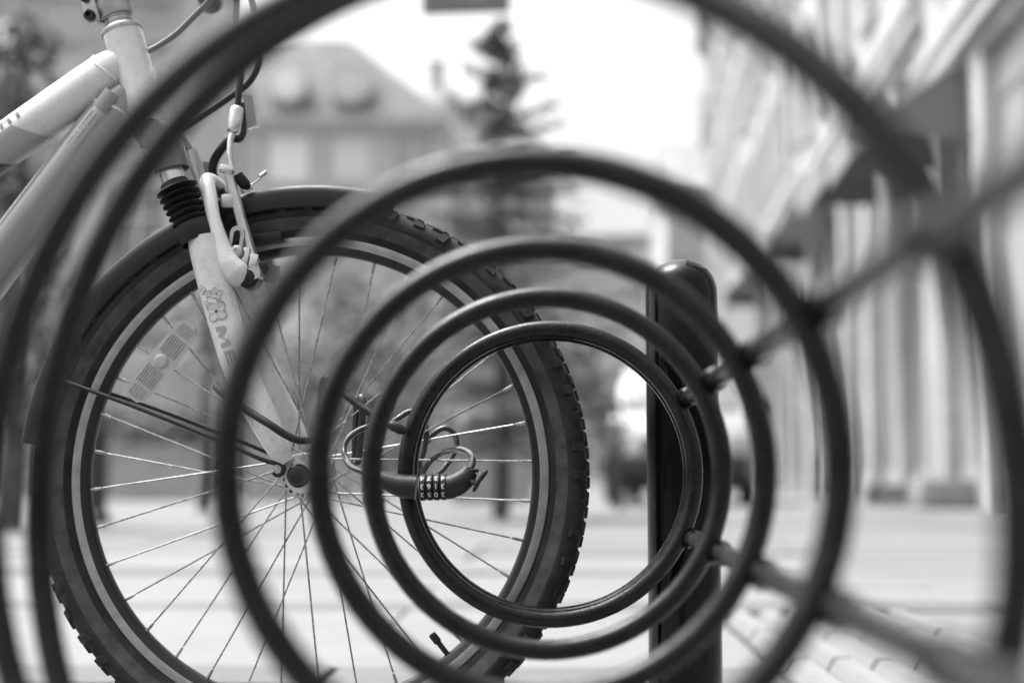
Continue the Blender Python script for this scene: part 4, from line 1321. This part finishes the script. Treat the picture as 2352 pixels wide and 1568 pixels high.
for sgn in (-1, 1):
    b = MB(); x = sgn
    b.add([(x * .895, 1.25, 1.18), (x * .895, 2.3, 1.18), (x * .805, 2.3, 1.66), (x * .815, 1.62, 1.64)], [(0, 1, 2, 3)]); b.xform(Matrix.Translation((sgn * .012, 0, 0))); b.build('side_window', 'carglass', van)
    b = MB(); b.box((sgn * .66, .02, .80), (.34, .14, .17), bevel=.04); b.build('headlight', 'glass_bright', van)
    b = MB(); b.box((sgn * 1.0, 1.15, 1.22), (.18, .12, .20), bevel=.04); b.build('mirror', 'carblack', van)
    for yw in (.85, 3.55):
        b = MB(); b.lathe([(.18, -.10), (.30, -.10), (.325, -.07), (.325, .07), (.30, .10), (.18, .10)], (sgn * .82, yw, .325), (1, 0, 0), n=28); b.lathe([(.001, sgn * .06), (.18, sgn * .085)], (sgn * .82, yw, .325), (1, 0, 0), n=20)
        wv = b.build('wheel', 'carblack', van)
        b = MB(); b.lathe([(.19, .0), (.12, .02), (.04, .035), (.001, .035)], (sgn * .905, yw, .325), (sgn, 0, 0), n=20); b.build('hubcap', 'alloy', wv)
b = MB(); b.box((0, -.06, .47), (1.74, .14, .26), bevel=.05); b.build('bumper', 'carblack', van)
b = MB(); b.box((0, -.05, .72), (.80, .08, .20), bevel=.03); b.build('grille', 'carblack', van)
b = MB(); b.rect(-.80, .80, .10, 4.2, .18, .34); b.build('underbody', 'carblack', van, smooth=False)

# ================================================================== street furniture right and above
p = at(2165, 1098, 16.0)
b = MB(); b.box((0, 0, .16), (.62, .55, .32), bevel=.04)
o = b.build('stone_seat', 'concrete', None, label='pale stone block standing before the right-hand shops', category='stone block'); o.location = (p.x, 16.0, 0)
p = at(2055, 1098, 17.0)
cb_ = empty('crate', (p.x, 17.0, 0), R_(12), label='low dark crate beside the pale stone block', category='crate')
for k in range(3):
    b = MB(); b.box((0, -.20, .05 + k * .085), (.55, .02, .07)); b.build('slat', 'planter', cb_, smooth=False)
    b = MB(); b.box((0, .20, .05 + k * .085), (.55, .02, .07)); b.build('slat', 'planter', cb_, smooth=False)
b = MB(); b.rect(-.27, .27, -.188, .188, .015, .20); b.build('crate_body', 'iron', cb_, smooth=False)
# hanging sign on a span wire between the houses
SY = 9.0
sp0 = at(968, 36, SY); sp1 = at(1172, 32, SY)
sg = empty('hanging_sign', ((sp0.x + sp1.x) / 2, SY, sp0.z), 0, label='dark sign board hanging over the street at the top edge', category='sign')
Wd = sp1.x - sp0.x
b = MB(); b.box((0, 0, .19), (Wd, .05, .36), rot=Matrix.Rotation(R_(-1.3), 3, 'Y'), bevel=.006); b.build('board', 'sign', sg)
b = MB()
for (x, z, rx) in ((-.03, .16, .05), (.06, .14, .045), (.14, .17, .06), (.0, .24, .05), (.12, .25, .04)):
    b.lathe([(.0005, -.027), (rx, -.027), (rx, -.0255)], (x, 0, z), (0, 1, 0), n=18)
b.build('print', 'sign_pale', sg, smooth=False)
for x in (-Wd * .4, Wd * .4):
    b = MB(); b.tube([(x, 0, .36), (x, 0, .75)], .006, n=6); b.build('hanger', 'iron', sg)
b = MB(); b.tube([(-9.5, 0, 1.3), (-4.5, 0, .92), (0, 0, .75), (2.5, 0, .85), (4.6, 0, 1.1)], .005, n=6); b.build('span_wire', 'iron', sg)
